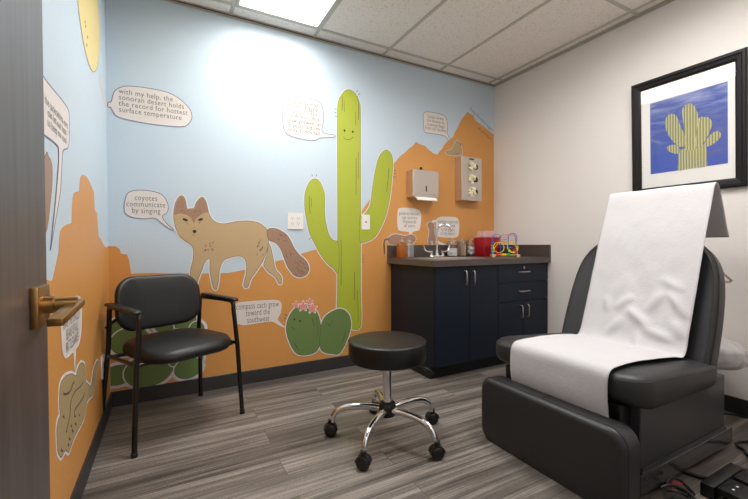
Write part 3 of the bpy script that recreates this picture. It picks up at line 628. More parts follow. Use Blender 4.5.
b = nb(); lathe(b, [(0, 0), (.010, 0), (.010, .004), (.006, .006), (0, .006)], (2.942, CF-.021, .803), 16, (0, -1, 0)); obj('lock', b, M['nickel'], d, smooth=True)
d = front('drawer', 2.645, 3.244, .528, .680); pull(d, 2.937, .609, .115, False)
d = front('door', 2.645, 2.935, .104, .524); pull(d, 2.901, .438, .10, True)
d = front('door', 2.939, 3.244, .104, .524); pull(d, 2.974, .443, .10, True)

ZT = 0.885
ct = thing('countertop', 'grey taupe laminate countertop with low backsplash and inset sink', 'countertop', (2.62, -0.33, 0.84), world=True)
CT0, CTF = 1.988, -0.662
SX0, SX1, SY0, SY1 = 2.14, 2.60, -.52, -.215
b = nb()
# slab built round the sink opening; rounded front left corner
def corner(x0, y0, r):
    return [(x0+r-r*math.cos(a), y0+r-r*math.sin(a)) for a in [PI/2*k/6 for k in range(7)]]
out = [(CT0, -.001)] + [(CT0+.035-.035*math.cos(a), CTF+.035-.035*math.sin(a)) for a in [PI/2*k/6 for k in range(7)]] + [(SX0, CTF), (SX0, -.001)]
def zslab(bm, pts, z0, z1):
    a = [bm.verts.new((p[0], p[1], z0)) for p in pts]; c = [bm.verts.new((p[0], p[1], z1)) for p in pts]; n = len(a)
    for i in range(n): bm.faces.new((a[i], a[(i+1) % n], c[(i+1) % n], c[i]))
    bm.faces.new(c); bm.faces.new(a[::-1])
zslab(b, out, .8385, ZT)
box(b, SX0, SX1, CTF, SY0, .8385, ZT); box(b, SX0, SX1, SY1, -.001, .8385, ZT); box(b, SX1, W-.001, CTF, -.001, .8385, ZT)
obj('top', b, M['counter'], ct)
b = nb(); box(b, CT0, W-.022, -.02, -.001, ZT, .993, .001, 1); box(b, W-.021, W-.001, CTF, -.001, ZT, .993, .001, 1); obj('backsplash', b, M['counter'], ct)
b = nb()
for x0, x1, y0, y1 in ((SX0-.012, SX1+.012, SY0-.012, SY0), (SX0-.012, SX1+.012, SY1, SY1+.012), (SX0-.012, SX0, SY0, SY1), (SX1, SX1+.012, SY0, SY1)): box(b, x0, x1, y0, y1, ZT, ZT+.003)
box(b, SX0, SX0+.003, SY0, SY1, ZT-.04, ZT+.001); box(b, SX1-.003, SX1, SY0, SY1, ZT-.04, ZT+.001); box(b, SX0, SX1, SY0, SY0+.003, ZT-.04, ZT+.001); box(b, SX0, SX1, SY1-.003, SY1, ZT-.04, ZT+.001)
box(b, SX0, SX1, SY0, SY1, ZT-.0415, ZT-.038)
obj('sink', b, M['steel'], ct)
# faucet
FXc, FYc = 2.408, -.15
fa = thing('faucet', 'chrome gooseneck faucet with two wing handles behind the sink', 'faucet', (FXc, FYc, ZT), world=True)
b = nb(); cushion(b, .17, .06, .028, quarter(0, .018, .008, 3), Matrix.Translation((FXc, FYc, ZT))); obj('base_plate', b, M['chrome'], fa, smooth=True)
b = nb(); lathe(b, [(0, .018), (.02, .018), (.019, .032), (.0125, .045), (.0115, .07), (0, .07)], (FXc, FYc, ZT), 20)
R0 = .065; pts = [(FXc, FYc, ZT+.06), (FXc, FYc, ZT+.15), (FXc, FYc, ZT+.225)]
dr_ = Vector((.80, -.60, 0))
for k in range(1, 10):
    a = PI*k/10*1.12; pts.append((FXc+dr_.x*R0*(1-math.cos(a)), FYc+dr_.y*R0*(1-math.cos(a)), ZT+.225+R0*math.sin(a)))
tube(b, pts, .0098, 12, 2); obj('spout', b, M['chrome'], fa, smooth=True)
for s in (-1, 1):
    b = nb(); x = FXc+s*.062
    lathe(b, [(0, .016), (.017, .016), (.015, .035), (.017, .052), (.012, .058), (0, .058)], (x, FYc, ZT), 18)
    tube(b, [(x, FYc, ZT+.048), (x+s*.035, FYc, ZT+.05), (x+s*.062, FYc, ZT+.062), (x+s*.075, FYc, ZT+.088), (x+s*.082, FYc, ZT+.104)], lambda t: .0115-.001*t, 10, 3, flat=.7)
    obj('handle', b, M['chrome'], fa, smooth=True)
# soap bottles
def soap(x, y, m, label):
    o = thing('soap_bottle', label, 'bottle', (x, y, ZT), group='pump soap bottles')
    b = nb(); cushion(b, .076, .066, .016, [(.006, .001), (.001, .004), (0, .008), (0, .112), (.004, .120), (.016, .126), (.02, .128), (.02, .134)], None, None, 5); obj('bottle', b, m, o, smooth=True)
    b = nb(); lathe(b, [(0, .133), (.019, .133), (.019, .150), (.006, .152), (.005, .166), (.011, .168), (.011, .176), (0, .176)], (0, 0, 0), 18)
    tube(b, [(0, 0, .172), (.0, -.02, .173), (0, -.034, .168)], .0042, 8); obj('pump', b, M['steel'], o, smooth=True)
    b = nb(); tube(b, [(0, 0, .01), (0, 0, .126)], .002, 6); obj('dip_tube', b, M['plastic_white'], o)
    return o
soap(2.064, -.115, M['amber'], 'amber liquid soap bottle with steel pump at the left end of the counter')
soap(2.150, -.095, M['bottle_clear'], 'clear pump bottle standing right beside the amber soap bottle')
# glass jars
def jar(x, y, kind, label):
    o = thing('glass_jar', label, 'jar', (x, y, ZT), group='lidded glass jars on the counter')
    b = nb(); lathe(b, [(0, .001), (.047, .001), (.05, .005), (.05, .128), (.047, .133), (.0445, .133), (.047, .126), (.047, .008), (0, .007)], (0, 0, 0), 28); obj('glass', b, M['glass'], o, smooth=True)
    b = nb(); lathe(b, [(0, .134), (.050, .134), (.051, .138), (.051, .148), (.048, .151), (.012, .153), (.006, .158), (.009, .163), (.008, .17), (0, .172)], (0, 0, 0), 28); obj('lid', b, M['steel'], o, smooth=True)
    b = nb()
    if kind == 'gauze':
        for k in range(9): rot_box(b, (0, 0, .011+k*.0078), (.068, .068, .007), Matrix.Rotation(random.uniform(-.3, .3), 3, 'Z'), .002, 1)
        obj('gauze_stack', b, M['cotton'], o)
    elif kind == 'swabs':
        for k in range(36):
            r = .042*math.sqrt(random.random()); a = random.random()*6.28; x1 = r*math.cos(a); y1 = r*math.sin(a)
            tube(b, [(x1, y1, .009), (x1*1.08, y1*1.08, .128)], .0032, 6)
        w = obj('wooden_depressor', b, M['swab'], o); w['kind'] = 'stuff'
    else:
        for k in range(24):
            r = .034*math.sqrt(random.random()); a = random.random()*6.28; z = .022+.078*k/24
            bmesh.ops.create_icosphere(b, subdivisions=2, radius=.0145, matrix=Matrix.Translation((r*math.cos(a), r*math.sin(a), z)))
        w = obj('cotton_ball', b, M['cotton'], o, smooth=True); w['kind'] = 'stuff'
    return o
jar(2.640, -.085, 'gauze', 'lidded glass jar holding a white gauze stack nearest the faucet')
jar(2.758, -.085, 'swabs', 'lidded glass jar packed with brown wooden sticks in the middle of the three')
jar(2.868, -.08, 'cotton', 'lidded glass jar of white cotton balls beside the red container')
# sharps container
sc = thing('sharps_container', 'red plastic sharps container with clear lid in the counter corner', 'container', (2.935, -.22, ZT))
b = nb(); cushion(b, .20, .15, .02, [(.014, .001), (.010, .006), (.002, .12), (0, .165), (-.004, .167), (-.004, .176), (0, .178)], None, None, 5); obj('bin', b, M['red_plastic'], sc, smooth=True)
b = nb(); cushion(b, .20, .15, .02, [(-.002, .178), (-.002, .186), (.018, .188), (.03, .225), (.034, .238), (.05, .240)], None, None, 5); obj('lid', b, M['pink_clear'], sc, smooth=True)
# bead maze toy
tx, ty, tr = 2.955, -.42, math.radians(-33)
toy = thing('bead_maze_toy', 'wooden bead maze toy with blue and yellow wires on the counter', 'toy', (tx, ty, ZT), tr)
obj('base', box(nb(), -.115, .115, -.012, .012, .006, .014, .002, 1), M['wood'], toy)
for s in (-1, 1):
    obj('foot', box(nb(), s*.105-.014, s*.105+.014, -.05, .05, 0, .024, .003, 2), M['wood'], toy)
def arch(x0, x1, y, h):
    r = abs(x1-x0)/2; cx = (x0+x1)/2
    return [(x0, y, .02), (x0, y, h-r)] + [(cx-math.copysign(r, x1-x0)*math.cos(PI*k/8), y, h-r+r*math.sin(PI*k/8)) for k in range(1, 8)] + [(x1, y, h-r), (x1, y, .02)]
b = nb(); tube(b, arch(-.108, -.035, 0.02, .205), .003, 8, 2); obj('wire', b, M['blue'], toy, smooth=True)
b = nb(); tube(b, arch(.035, .108, 0.02, .212), .003, 8, 2); obj('wire', b, M['blue'], toy, smooth=True)
b = nb(); tube(b, [(-.11+.05+.046*math.cos(a), -.025+.012*math.sin(a), .085+.046*math.sin(a)) for a in [2*PI*k/20 for k in range(20)]], .003, 8, 0, True); obj('wire', b, M['yellow'], toy, smooth=True)
b = nb(); tube(b, [(.06+.046*math.cos(a), -.025+.012*math.sin(a), .085+.046*math.sin(a)) for a in [2*PI*k/20 for k in range(20)]], .003, 8, 0, True)
obj('wire', b, M['yellow'], toy, smooth=True)
b = nb(); tube(b, [(-.105, 0, .02), (-.10, -.02, .07), (-.06, -.03, .125), (0, -.03, .128), (.06, -.03, .125), (.10, -.02, .07), (.105, 0, .02)], .0028, 8, 4); obj('wire', b, M['yellow'], toy, smooth=True)
b = nb(); tube(b, [(-.06, -.02, .085), (0, -.015, .088), (.06, -.02, .085)], .0026, 8, 3); obj('wire', b, M['blue'], toy, smooth=True)
b = nb(); tube(b, [(.100, .034, .02), (.102, .036, .10), (.098, .038, .185), (.06, .040, .197), (0, .042, .196), (-.03, .042, .188), (-.02, .042, .176), (.04, .040, .172), (.03, .040, .158), (-.03, .040, .152), (-.035, .040, .138), (.03, .040, .132), (-.02, .04, .12), (-.06, .038, .08), (-.07, .034, .02)], .003, 8, 4); obj('wire', b, M['red'], toy, smooth=True)
bead0 = {}
for x, y, z, c in [(-.108, .02, .035, 'blue'), (-.108, .02, .055, 'grn'), (-.108, .02, .075, 'ltblue'), (-.1, -.02, .08, 'yellow'), (-.108, .02, .10, 'grn'), (-.104, -.012, .045, 'ltblue'), (-.098, 0, .125, 'blue'),
                   (.108, .02, .035, 'blue'), (.108, .02, .055, 'ltblue'), (.108, .02, .075, 'grn'), (.085, -.03, .052, 'red'), (.065, -.03, .04, 'yellow'), (.045, -.028, .046, 'grn'), (.03, -.03, .055, 'yellow'), (.022, -.028, .07, 'grn'), (.07, -.03, .06, 'red'), (.10, -.02, .065, 'orangeb')]:
    if c not in bead0:
        b = nb(); bmesh.ops.create_icosphere(b, subdivisions=2, radius=.0105); me_o = obj('bead', b, M[c], toy, smooth=True, recenter=False); bead0[c] = me_o
    else:
        me_o = bead0[c].copy(); C.objects.link(me_o)
    me_o.location = (x, y, z)
for k, c in enumerate(['red', 'red', 'orangeb', 'yellow', 'yellow', 'grn', 'grn']):
    b = nb(); lathe(b, [(0, -.008), (.008, -.008), (.0105, -.004), (.0105, .004), (.008, .008), (0, .008)], (-.08+k*.018, -.04, .022), 14, (1, 0, 0)); obj('bead', b, M[c], toy, smooth=True)
b = nb(); tube(b, [(-.105, -.04, .022), (.105, -.04, .022)], .003, 8); obj('rod', b, M['wood'], toy)

# ------------------------------------------------------------------ wall dispensers
td = thing('paper_towel_dispenser', 'stainless paper towel dispenser on the orange wall above the soap bottles', 'dispenser', (2.328, 0, 1.41), world=True)
b = nb(); box(b, 2.189, 2.467, -.102, -.001, 1.415, 1.652, .003, 2)
obj('housing', b, M['steel'], td)
b = nb(); box(b, 2.193, 2.463, -.106, -.102, 1.44, 1.648, .001, 1); c_ = obj('front_door', b, M['steel'], td)
b = nb(); box(b, 2.322, 2.334, -.1075, -.106, 1.465, 1.515); obj('level_slot', b, M['slot'], c_)
b = nb(); lathe(b, [(0, 0), (.008, 0), (.008, .010), (.013, .018), (.013, .030), (.008, .036), (0, .036)], (2.312, -.05, 1.651), 16); obj('lock_knob', b, M['black_plastic'], td, smooth=True)
b = nb()
pr = [(-.03, 1.412), (-.09, 1.411), (-.115, 1.402), (-.135, 1.383)]
for i in range(3):
    (y0, z0), (y1, z1) = pr[i], pr[i+1]
    vs = [b.verts.new(p) for p in ((2.215, y0, z0), (2.43, y0, z0), (2.43, y1, z1), (2.215, y1, z1), (2.215, y0, z0+.008), (2.43, y0, z0+.008), (2.43, y1, z1+.006), (2.215, y1, z1+.006))]
    for fc in ((0, 1, 2, 3), (4, 7, 6, 5), (0, 4, 5, 1), (1, 5, 6, 2), (2, 6, 7, 3), (3, 7, 4, 0)): b.faces.new([vs[k] for k in fc])
tag(obj('paper_towel', b, M['towel']), 'white folded paper towel hanging out below the stainless dispenser', 'paper towel')
gd = thing('glove_dispenser', 'stainless glove dispenser with three openings on the orange wall near the corner', 'dispenser', (2.864, 0, 1.41), world=True)
b = nb(); box(b, 2.739, 2.99, -.098, -.001, 1.412, 1.822, .002, 1); obj('housing', b, M['steel'], gd)
b = nb(); box(b, 2.741, 2.988, -.1, -.098, 1.43, 1.82); c_ = obj('front_plate', b, M['steel'], gd)
b = nb(); box(b, 2.83, 2.89, -.1012, -.1, 1.797, 1.812); obj('badge', b, M['char_metal'], c_)
for k, zc in enumerate((1.735, 1.615, 1.495)):
    b = nb(); slab(b, [(2.886+a, zc+c) for a, c in rrect(.105, .052, .02)], mur, .0995, .1015); obj('opening', b, M['slot'], gd)
    b = nb(); slab(b, [(2.866+a, zc+c) for a, c in rrect(.04, .088, .008)], mur, .1005, .1022); obj('glove_box_face', b, M['plastic_white'], gd)
    random.seed(20+k); b = nb()
    for j in range(7):
        sp = Matrix.Translation((2.862+random.uniform(-.034, .03), -.112+random.uniform(-.008, .006), zc+random.uniform(-.022, .024))) @ Matrix.Rotation(random.random()*3, 4, 'Y') @ Matrix.Diagonal((random.uniform(.018, .03), .014, random.uniform(.010, .016), 1))
        bmesh.ops.create_icosphere(b, subdivisions=2, radius=1, matrix=sp)
    tube(b, [(2.855, -.11, zc-.01), (2.84, -.13, zc-.03), (2.833, -.132, zc-.045)], lambda t: .009-.003*t, 8, 3)
    tag(obj('disposable_glove', b, M['glove'], smooth=80), ['pale disposable glove poking from the top opening of the glove dispenser', 'pale disposable glove poking from the middle opening of the glove dispenser', 'pale disposable glove poking from the bottom opening of the glove dispenser'][k], 'glove', 'gloves in the dispenser')

# ------------------------------------------------------------------ framed picture
PY0, PY1, PZ0, PZ1 = -1.943, -1.334, 1.330, 2.110
pf = thing('framed_picture', 'black framed photograph of a saguaro against blue sky on the right wall', 'picture', (W, (PY0+PY1)/2, PZ0), world=True)
fw = .054
b = nb()
def frame_piece(bm, a, c):     # mitred moulding between outer corners a->c
    pass
ring = []
prof = [(0, .001), (0, .026), (.006, .030), (.018, .030), (.024, .024), (.044, .021), (fw, .016), (fw, .001)]
for ins, dd in prof:
    ring.append([b.verts.new(rig(u, v, dd)) for u, v in ((PY0+ins, PZ0+ins), (PY1-ins, PZ0+ins), (PY1-ins, PZ1-ins), (PY0+ins, PZ1-ins))])
for A, B in zip(ring, ring[1:]+ring[:1]):
    for k in range(4): b.faces.new((A[k], A[(k+1) % 4], B[(k+1) % 4], B[k]))
obj('frame', b, M['frame_black'], pf)
obj('mat_board', box(nb(), W-.008, W-.002, PY0+.03, PY1-.03, PZ0+.03, PZ1-.03), M['mat_board'], pf)
ph = obj('photo_print', box(nb(), W-.0095, W-.008, -1.853, -1.443, 1.476, 1.954), M['photo_sky'], pf)
def PH(t):                    # fractions across (left..right) and down the print
    return [(-1.443-.410*a, 1.954-.478*b_) for a, b_ in t]
def stem(nm, t, d): return obj(nm, slab(nb(), [(v.x, v.y) for v in catmull([Vector((a, c, 0)) for a, c in PH(t)], 4, True)], rig, .0095, .0096+d), M['ribbed'], ph)
stem('printed_cactus_arm', [(.30, .64), (.36, .65), (.41, .70), (.42, .76), (.36, .77), (.28, .73), (.24, .68), (.25, .65)], .0001)
stem('printed_cactus_arm', [(.74, .68), (.80, .61), (.86, .58), (.91, .60), (.92, .65), (.88, .70), (.80, .745), (.73, .745)], .0001)
stem('printed_cactus_arm', [(.66, .37), (.70, .355), (.72, .38), (.69, .43), (.65, .43)], .00005)
stem('printed_saguaro', [(.39, 1.0), (.39, .90), (.40, .78), (.46, .72), (.60, .70), (.73, .72), (.755, .80), (.755, .92), (.755, 1.0), (.6, 1.0), (.5, 1.0)], .0002)
stem('printed_cactus_arm', [(.45, .26), (.46, .18), (.52, .145), (.58, .16), (.62, .22), (.65, .32), (.655, .45), (.65, .60), (.64, .74), (.52, .76), (.47, .70), (.48, .58), (.47, .42)], .0003)
stem('printed_cactus_arm', [(.22, .34), (.23, .26), (.28, .22), (.35, .235), (.39, .30), (.43, .42), (.48, .54), (.505, .62), (.47, .685), (.42, .69), (.36, .64), (.28, .53), (.235, .43)], .0004)
stem('printed_cactus_arm', [(.63, .56), (.65, .45), (.69, .39), (.75, .37), (.80, .41), (.82, .48), (.79, .57), (.75, .65), (.70, .71), (.63, .73), (.61, .67)], .0004)
gp = nb(); box(gp, W-.0135, W-.012, PY0+.045, PY1-.045, PZ0+.045, PZ1-.045)
obj('glass_pane', gp, M['pane'], pf)
# the picture leans very slightly out at the top on its hanging wire
pf.rotation_euler = (0, math.radians(-1.9), 0)

# ------------------------------------------------------------------ guest chair
gc = thing('guest_chair', 'black vinyl guest armchair in the corner under the coyote', 'chair', (.339, -.393, 0), math.radians(24.6))
# local: x = width to the right of the picture, -y = facing forward
def leg_bm(pts, r=.0125): 
    b = nb(); tube(b, pts, r, 12); return b
for s in (-1, 1):
    obj('leg', leg_bm([(s*.292, -.232, 0.0), (s*.272, -.218, .42), (s*.254, -.210, .625)]), M['black_metal'], gc, smooth=True)
    obj('leg', leg_bm([(s*.284, .225, 0.0), (s*.270, .20, .25), (s*.254, .185, .45), (s*.254, .165, .655)]), M['black_metal'], gc, smooth=True)
    b = nb(); tube(b, [(s*.254, -.210, .615), (s*.254, -.209, .648), (s*.254, -.198, .666), (s*.254, -.173, .674), (s*.254, 0, .674), (s*.254, .14, .670), (s*.254, .164, .660), (s*.254, .165, .64)], .0125, 12, 2)
    a_ = obj('arm_frame', b, M['black_metal'], gc, smooth=True)
    b = nb()
    Mx = Matrix.Translation((s*.254, -.035, .678))
    def arm_f(p, s=s):
        t = (p.y+.22)/.44
        return Vector((p.x*(0.85+.5*abs(t-.5))+s*(.018*(2*t-1)**2), p.y, p.z-.018*max(0, .18-t)/.18))
    # arm pad: swept strip
    t2 = nb()
    cushion(t2, .042, .375, .018, quarter(0, .018, .008, 3), None, arm_f, 5)
    for v in t2.verts: v.co = Mx @ v.co
    merge(b, t2); obj('arm_pad', b, M['black_plastic'], gc, smooth=True)
    b = nb(); tube(b, [(s*.272, -.21, .425), (s*.254, .19, .40)], .010, 10); obj('side_rail', b, M['black_metal'], gc, smooth=True)
b = nb()
for y, z in ((-.17, .415), (.16, .40)): tube(b, [(-.267, y, z), (-.15, y, z-.005), (.15, y, z-.005), (.267, y, z)], .010, 10)
obj('cross_rail', b, M['black_metal'], gc, smooth=True)
b = nb()
def seat_f(p):
    x, y, z = p; t = (y+.24)/.48   # front t=0
    wz = 1.02-.06*t
    dz = .012*(1-(2*x/.52)**2) - .022*max(0, .25-t)/.25 if z > .03 else 0
    return Vector((x*wz, y - .018*(1-(2*x/.5)**2)*(1 if y < 0 else -.2), z+dz))
pr = quarter(0, .07, .030, 5); pr = pr[:-1]+[(.03, .0705), (.06, .074), (.10, .078), (.15, .080), (.20, .081)]
cushion(b, .485, .46, .13, pr, Matrix.Translation((.016, -.03, .405)), seat_f, 8); obj('seat', b, M['black_vinyl'], gc, smooth=70)
b = nb()
tilt = Matrix.Translation((-.008, .195, .668)) @ Matrix.Rotation(math.radians(90-9), 4, 'X')   # local z -> forward(-y)
def back_f(p):
    k = .055*(2*p.x/.48)**2
    return Vector((p.x*(1-.02*(p.y/.15)), p.y + .012*(1-(2*p.x/.48)**2)*(1 if p.y > 0 else -1), p.z + k))
pr = quarter(0, .052, .022, 5); pr = pr[:-1]+[(.025, .0525), (.055, .056), (.09, .058), (.13, .058)]
cushion(b, .470, .290, .10, pr, tilt, back_f, 8); obj('backrest', b, M['black_vinyl'], gc, smooth=70)
b = nb()
for s in (-1, 1): tube(b, [(s*.262, .195, .55), (s*.20, .20, .60), (s*.12, .195, .63)], .009, 8, 2)
obj('back_bracket', b, M['black_metal'], gc, smooth=True)
for k, (x, y) in enumerate(((-.292, -.232), (.292, -.232), (-.284, .225), (.284, .225))):
    b = nb(); lathe(b, [(0, 0), (.0145, 0), (.0145, .018), (.0125, .02), (0, .02)], (x, y, 0), 12); obj('foot_cap', b, M['black_plastic'], gc)

# ------------------------------------------------------------------ rolling stool
st = thing('rolling_stool', 'round black rolling stool with chrome five-star base', 'stool', (1.312, -1.148, 0))
b = nb(); lathe(b, [(0, .412), (.190, .412), (.197, .416), (.200, .424), (.200, .500), (.198, .508), (.190, .513), (.17, .516), (.10, .519), (0, .520)], (0, 0, 0), 64); se = obj('seat', b, M['black_vinyl'], st, smooth=60)
b = nb(); tube(b, [(.1995*math.cos(a), .1995*math.sin(a), .507) for a in [2*PI*k/64 for k in range(64)]], .0022, 6, 0, True); obj('piping', b, M['black_vinyl'], se, smooth=True)
b = nb(); lathe(b, [(0, .40), (.045, .40), (.05, .405), (.09, .41), (.09, .412), (0, .412)], (0, 0, 0), 24); obj('seat_plate', b, M['black_metal'], st, smooth=True)
b = nb(); lathe(b, [(0, .19), (.0235, .19), (.0235, .365), (.018, .366), (.018, .40), (0, .40)], (0, 0, 0), 24); obj('gas_cylinder', b, M['chrome'], st, smooth=30)
b = nb(); lathe(b, [(0, .118), (.036, .118), (.042, .126), (.046, .16), (.042, .184), (.032, .192), (0, .192)], (0, 0, 0), 28); obj('hub', b, M['black_plastic'], st, smooth=True)
A0 = math.radians(2.5)
for k in range(5):
    a = A0+k*2*PI/5; ca, sa = math.cos(a), math.sin(a)
    def P(r, z, off=0): return (r*ca-off*sa, r*sa+off*ca, z)
    b = nb(); tube(b, [P(.03, .152), P(.09, .160), P(.16, .160), P(.220, .152), P(.262, .132), P(.284, .103), P(.290, .074)], lambda t: .0185-.0055*t, 12, 3); obj('leg', b, M['chrome'], st, smooth=True)
    cs = [-.15, -1.0, -.35, -.75, -.3][k]; dx, dy = math.cos(cs), math.sin(cs)
    cc = Vector(P(.298, .031))
    wh = nb()
    for s in (-1, 1): lathe(wh, [(0, -.008), (.027, -.008), (.031, -.004), (.031, .004), (.027, .008), (.013, .010), (0, .010)], cc+Vector((-dy*s*.014, dx*s*.014, 0)), 22, (-dy*s, dx*s, 0))
    c_ = obj('caster', wh, M['black_plastic'], st, smooth=50)
    hb = nb()
    lathe(hb, [(0, .056), (.014, .058), (.0145, .084), (0, .084)], (cc.x, cc.y, 0), 14)
    for j in range(9):
        a1 = PI*(.02+.96*j/9); a2 = PI*(.02+.96*(j+1)/9)
        pts = []
        for aa in (a1, a2):
            for rr in (.0315, .036):
                for w in (-.019, .019): pts.append(hb.verts.new(cc+Vector((dx*math.cos(aa)*rr-dy*w, dy*math.cos(aa)*rr+dx*w, math.sin(aa)*rr))))
        for fc in ((0, 1, 3, 2), (4, 6, 7, 5), (0, 4, 5, 1), (2, 3, 7, 6), (0, 2, 6, 4), (1, 5, 7, 3)): hb.faces.new([pts[i] for i in fc])
    obj('hood', hb, M['black_plastic'], c_)
b = nb(); tube(b, [(.03, -.01, .405), (.10, -.055, .392), (.155, -.085, .37), (.20, -.098, .340)], .0042, 8, 3); lv_ = obj('height_lever', b, M['black_metal'], st, smooth=True)
b = nb(); tube(b, [(.170, -.089, .361), (.20, -.098, .340), (.218, -.104, .327)], lambda t: .006+.006*math.sin(PI*min(1, t+.15)), 10, 3); obj('paddle', b, M['black_plastic'], lv_, smooth=True)

# ------------------------------------------------------------------ exam chair
ec = thing('exam_chair', 'large charcoal upholstered exam chair with white paper over it', 'exam chair', (2.2, -1.70, 0), world=True)
YC = -1.712
b = nb(); box(b, 1.94, 2.69, -2.035, -1.385, .12, .365, .004, 2); obj('base_body', b, M['char_metal'], ec)
b = nb(); box(b, 1.93, 2.753, -2.045, -1.375, .022, .098, .003, 2); pl_ = obj('plinth', b, M['char_gloss'], ec)
b = nb(); box(b, 1.95, 2.70, -2.04, -1.38, .098, .12); obj('plinth_step', b, M['char_metal'], ec)
for x, y in ((1.99, -1.99), (2.72, -2.01), (1.99, -1.43), (2.72, -1.43)):
    b = nb(); lathe(b, [(0, 0), (.02, 0), (.02, .006), (.007, .009), (.007, .022), (0, .022)], (x, y, 0), 14); obj('levelling_foot', b, M['chrome'], ec, smooth=True)
# leg pad hanging in front
LP = Matrix.Translation((1.742, YC-.012, .156)) @ Matrix.Rotation(PI/2, 4, 'Y')    # local x->-z, z->+x
b = nb(); cushion(b, .33, .72, .07, quarter(0, .120, .028, 5), LP, None, 8); lp = obj('leg_pad', b, M['char_vinyl'], ec, smooth=70)
b = nb(); tube(b, [LP @ Vector((x, y, .024)) for x, y in rrect(.33, .72, .07, 8)], .0022, 6, 0, True); 
for v in b.verts: v.co.x -= .0
obj('seam', b, M['seam'], lp)
b = nb(); tube(b, [LP @ Vector((-.1675+.002, .0, z)) for z in (.024, .06, .09, .11)], .0018, 6); obj('seam', b, M['seam'], lp)
# bracket between pad and seat
b = nb(); box(b, 1.868, 1.96, -2.0, -1.42, .27, .372, .01, 2); obj('leg_pad_bracket', b, M['black_plastic'], ec)
# seat cushion
def sx(p):
    x, y, z = p.x, p.y, p.z
    wx = x+.36
    if z > .07:
        z += .003*(1-(2*y/.74)**2)*min(1, max(0, wx/.12)) + .012*math.sin(min(1, max(0, wx/.5))*PI)
        z -= .040*wx/.7
    else:
        z += .040*max(0, 1-wx/.14)**1.5
    return Vector((x, y, z))
pr = [(.035, 0), (.018, .004), (.006, .016), (0, .035), (0, .110), (.005, .124), (.014, .134), (.03, .140), (.08, .143), (.13, .144), (.19, .145), (.26, .145)]
SM = Matrix.Translation((2.198, YC+.008, .355))
b = nb(); cushion(b, .72, .762, .11, pr, SM, sx, 10); se = obj('seat', b, M['char_vinyl'], ec, smooth=70)
b = nb(); tube(b, [SM @ sx(Vector((x, y, .120))) for x, y in rrect(.712, .754, .105, 10)], .002, 6, 0, True); obj('seam', b, M['seam'], se)
# backrest: shield outline, leaning 19 degrees
th = math.atan(.35)
BM = Matrix.Translation((2.428, YC+.014, .43)) @ Matrix.Rotation(th, 4, 'Y')       # local z up along the back, x to the rear
def shield(k):
    P = [(-.364+k, -.03+k), (-.366+k, .10), (-.365+k, .22), (-.358+k, .35), (-.345+k, .45), (-.324+k, .52-k*.3), (-.288+k*.8, .578-k*.6), (-.238+k*.6, .622-k*.8), (-.175+k*.3, .65-k), (-.09, .665-k), (0, .67-k)]
    P = P + [(-a, c) for a, c in P[-2::-1]]
    v = [Vector((0, a, c)) for a, c in P]
    return catmull(v, 4, False)
b = nb(); R = []
for k, dx in [(.030, 0.008), (.014, .0), (.004, .008), (0, .024), (0, .085), (.006, .102), (.02, .115), (.05, .12)]:
    R.append([b.verts.new(BM @ (p+Vector((dx, 0, 0)))) for p in shield(k)])
n_ = len(R[0])
for A, B in zip(R, R[1:]):
    for i in range(n_): b.faces.new((A[i], A[(i+1) % n_], B[(i+1) % n_], B[i]))
b.faces.new(R[0]); b.faces.new(R[-1])
bk = obj('backrest', b, M['char_vinyl'], ec, smooth=50)
b = nb(); tube(b, [BM @ (p+Vector((.018, 0, 0))) for p in shield(-.0005)], .002, 6); obj('seam', b, M['seam'], bk)
b = nb(); cushion(b, .42, .30, .06, quarter(0, .075, .03, 4), BM @ Matrix.Translation((.01, 0, .765)) @ Matrix.Rotation(PI/2, 4, 'Y') @ Matrix.Rotation(PI/2, 4, 'Z'), None, 6)
obj('headrest', b, M['char_vinyl'], ec, smooth=60)
b = nb()
for s in (-1, 1): box(b, 2.50, 2.62, YC+s*.2-.02, YC+s*.2+.02, .36, .52, .004, 1)
obj('back_bracket', b, M['black_metal'], ec)
b = nb(); tube(b, [(2.70, -1.93, .885), (2.80, -1.95, .872), (2.90, -1.95, .845), (3.01, -1.95, .800), (2.98, -1.95, .792), (2.86, -1.95, .80), (2.70, -1.93, .815)], .0065, 10, 0); rr_ = obj('paper_roll_rod', b, M['nickel'], ec, smooth=True)

# exam paper
def sheet(name, path, y0, y1, wr, nu=46, nv=150, seed=3, thick=.0008, taper=lambda s_: .93+.07*min(1, max(0, (s_-.25)/.5))):
    P = catmull([Vector(q) for q in path], 8, False)
    # resample evenly
    L = [0]
    for a, c in zip(P, P[1:]): L.append(L[-1]+(c-a).length)
    def at(s):
        s = min(max(s, 0), L[-1]-1e-6)
        for i in range(len(P)-1):
            if L[i+1] >= s: return P[i].lerp(P[i+1], (s-L[i])/max(1e-9, L[i+1]-L[i])), (P[i+1]-P[i]).normalized()
    from mathutils import noise
    b = nb(); V = []
    for j in range(nv+1):
        c, t = at(L[-1]*j/nv); nrm = Vector((-t.z, 0, t.x))
        row = []
        for i in range(nu+1):
            s_ = L[-1]*j/nv
            y = (y0+y1)/2+(y1-y0)*(i/nu-.5)*taper(s_)-.16*(1-taper(s_))
            row.append(b.verts.new(Vector((c.x, y, c.z)) + nrm*wr(s_, i/nu, noise) ))
        V.append(row)
    for j in range(nv):
        for i in range(nu): b.faces.new((V[j][i], V[j][i+1], V[j+1][i+1], V[j+1][i]))
    o = obj(name, b, M['tissue'], smooth=120)
    md = o.modifiers.new('thickness', 'SOLIDIFY'); md.thickness = thick; md.offset = 0
    return o
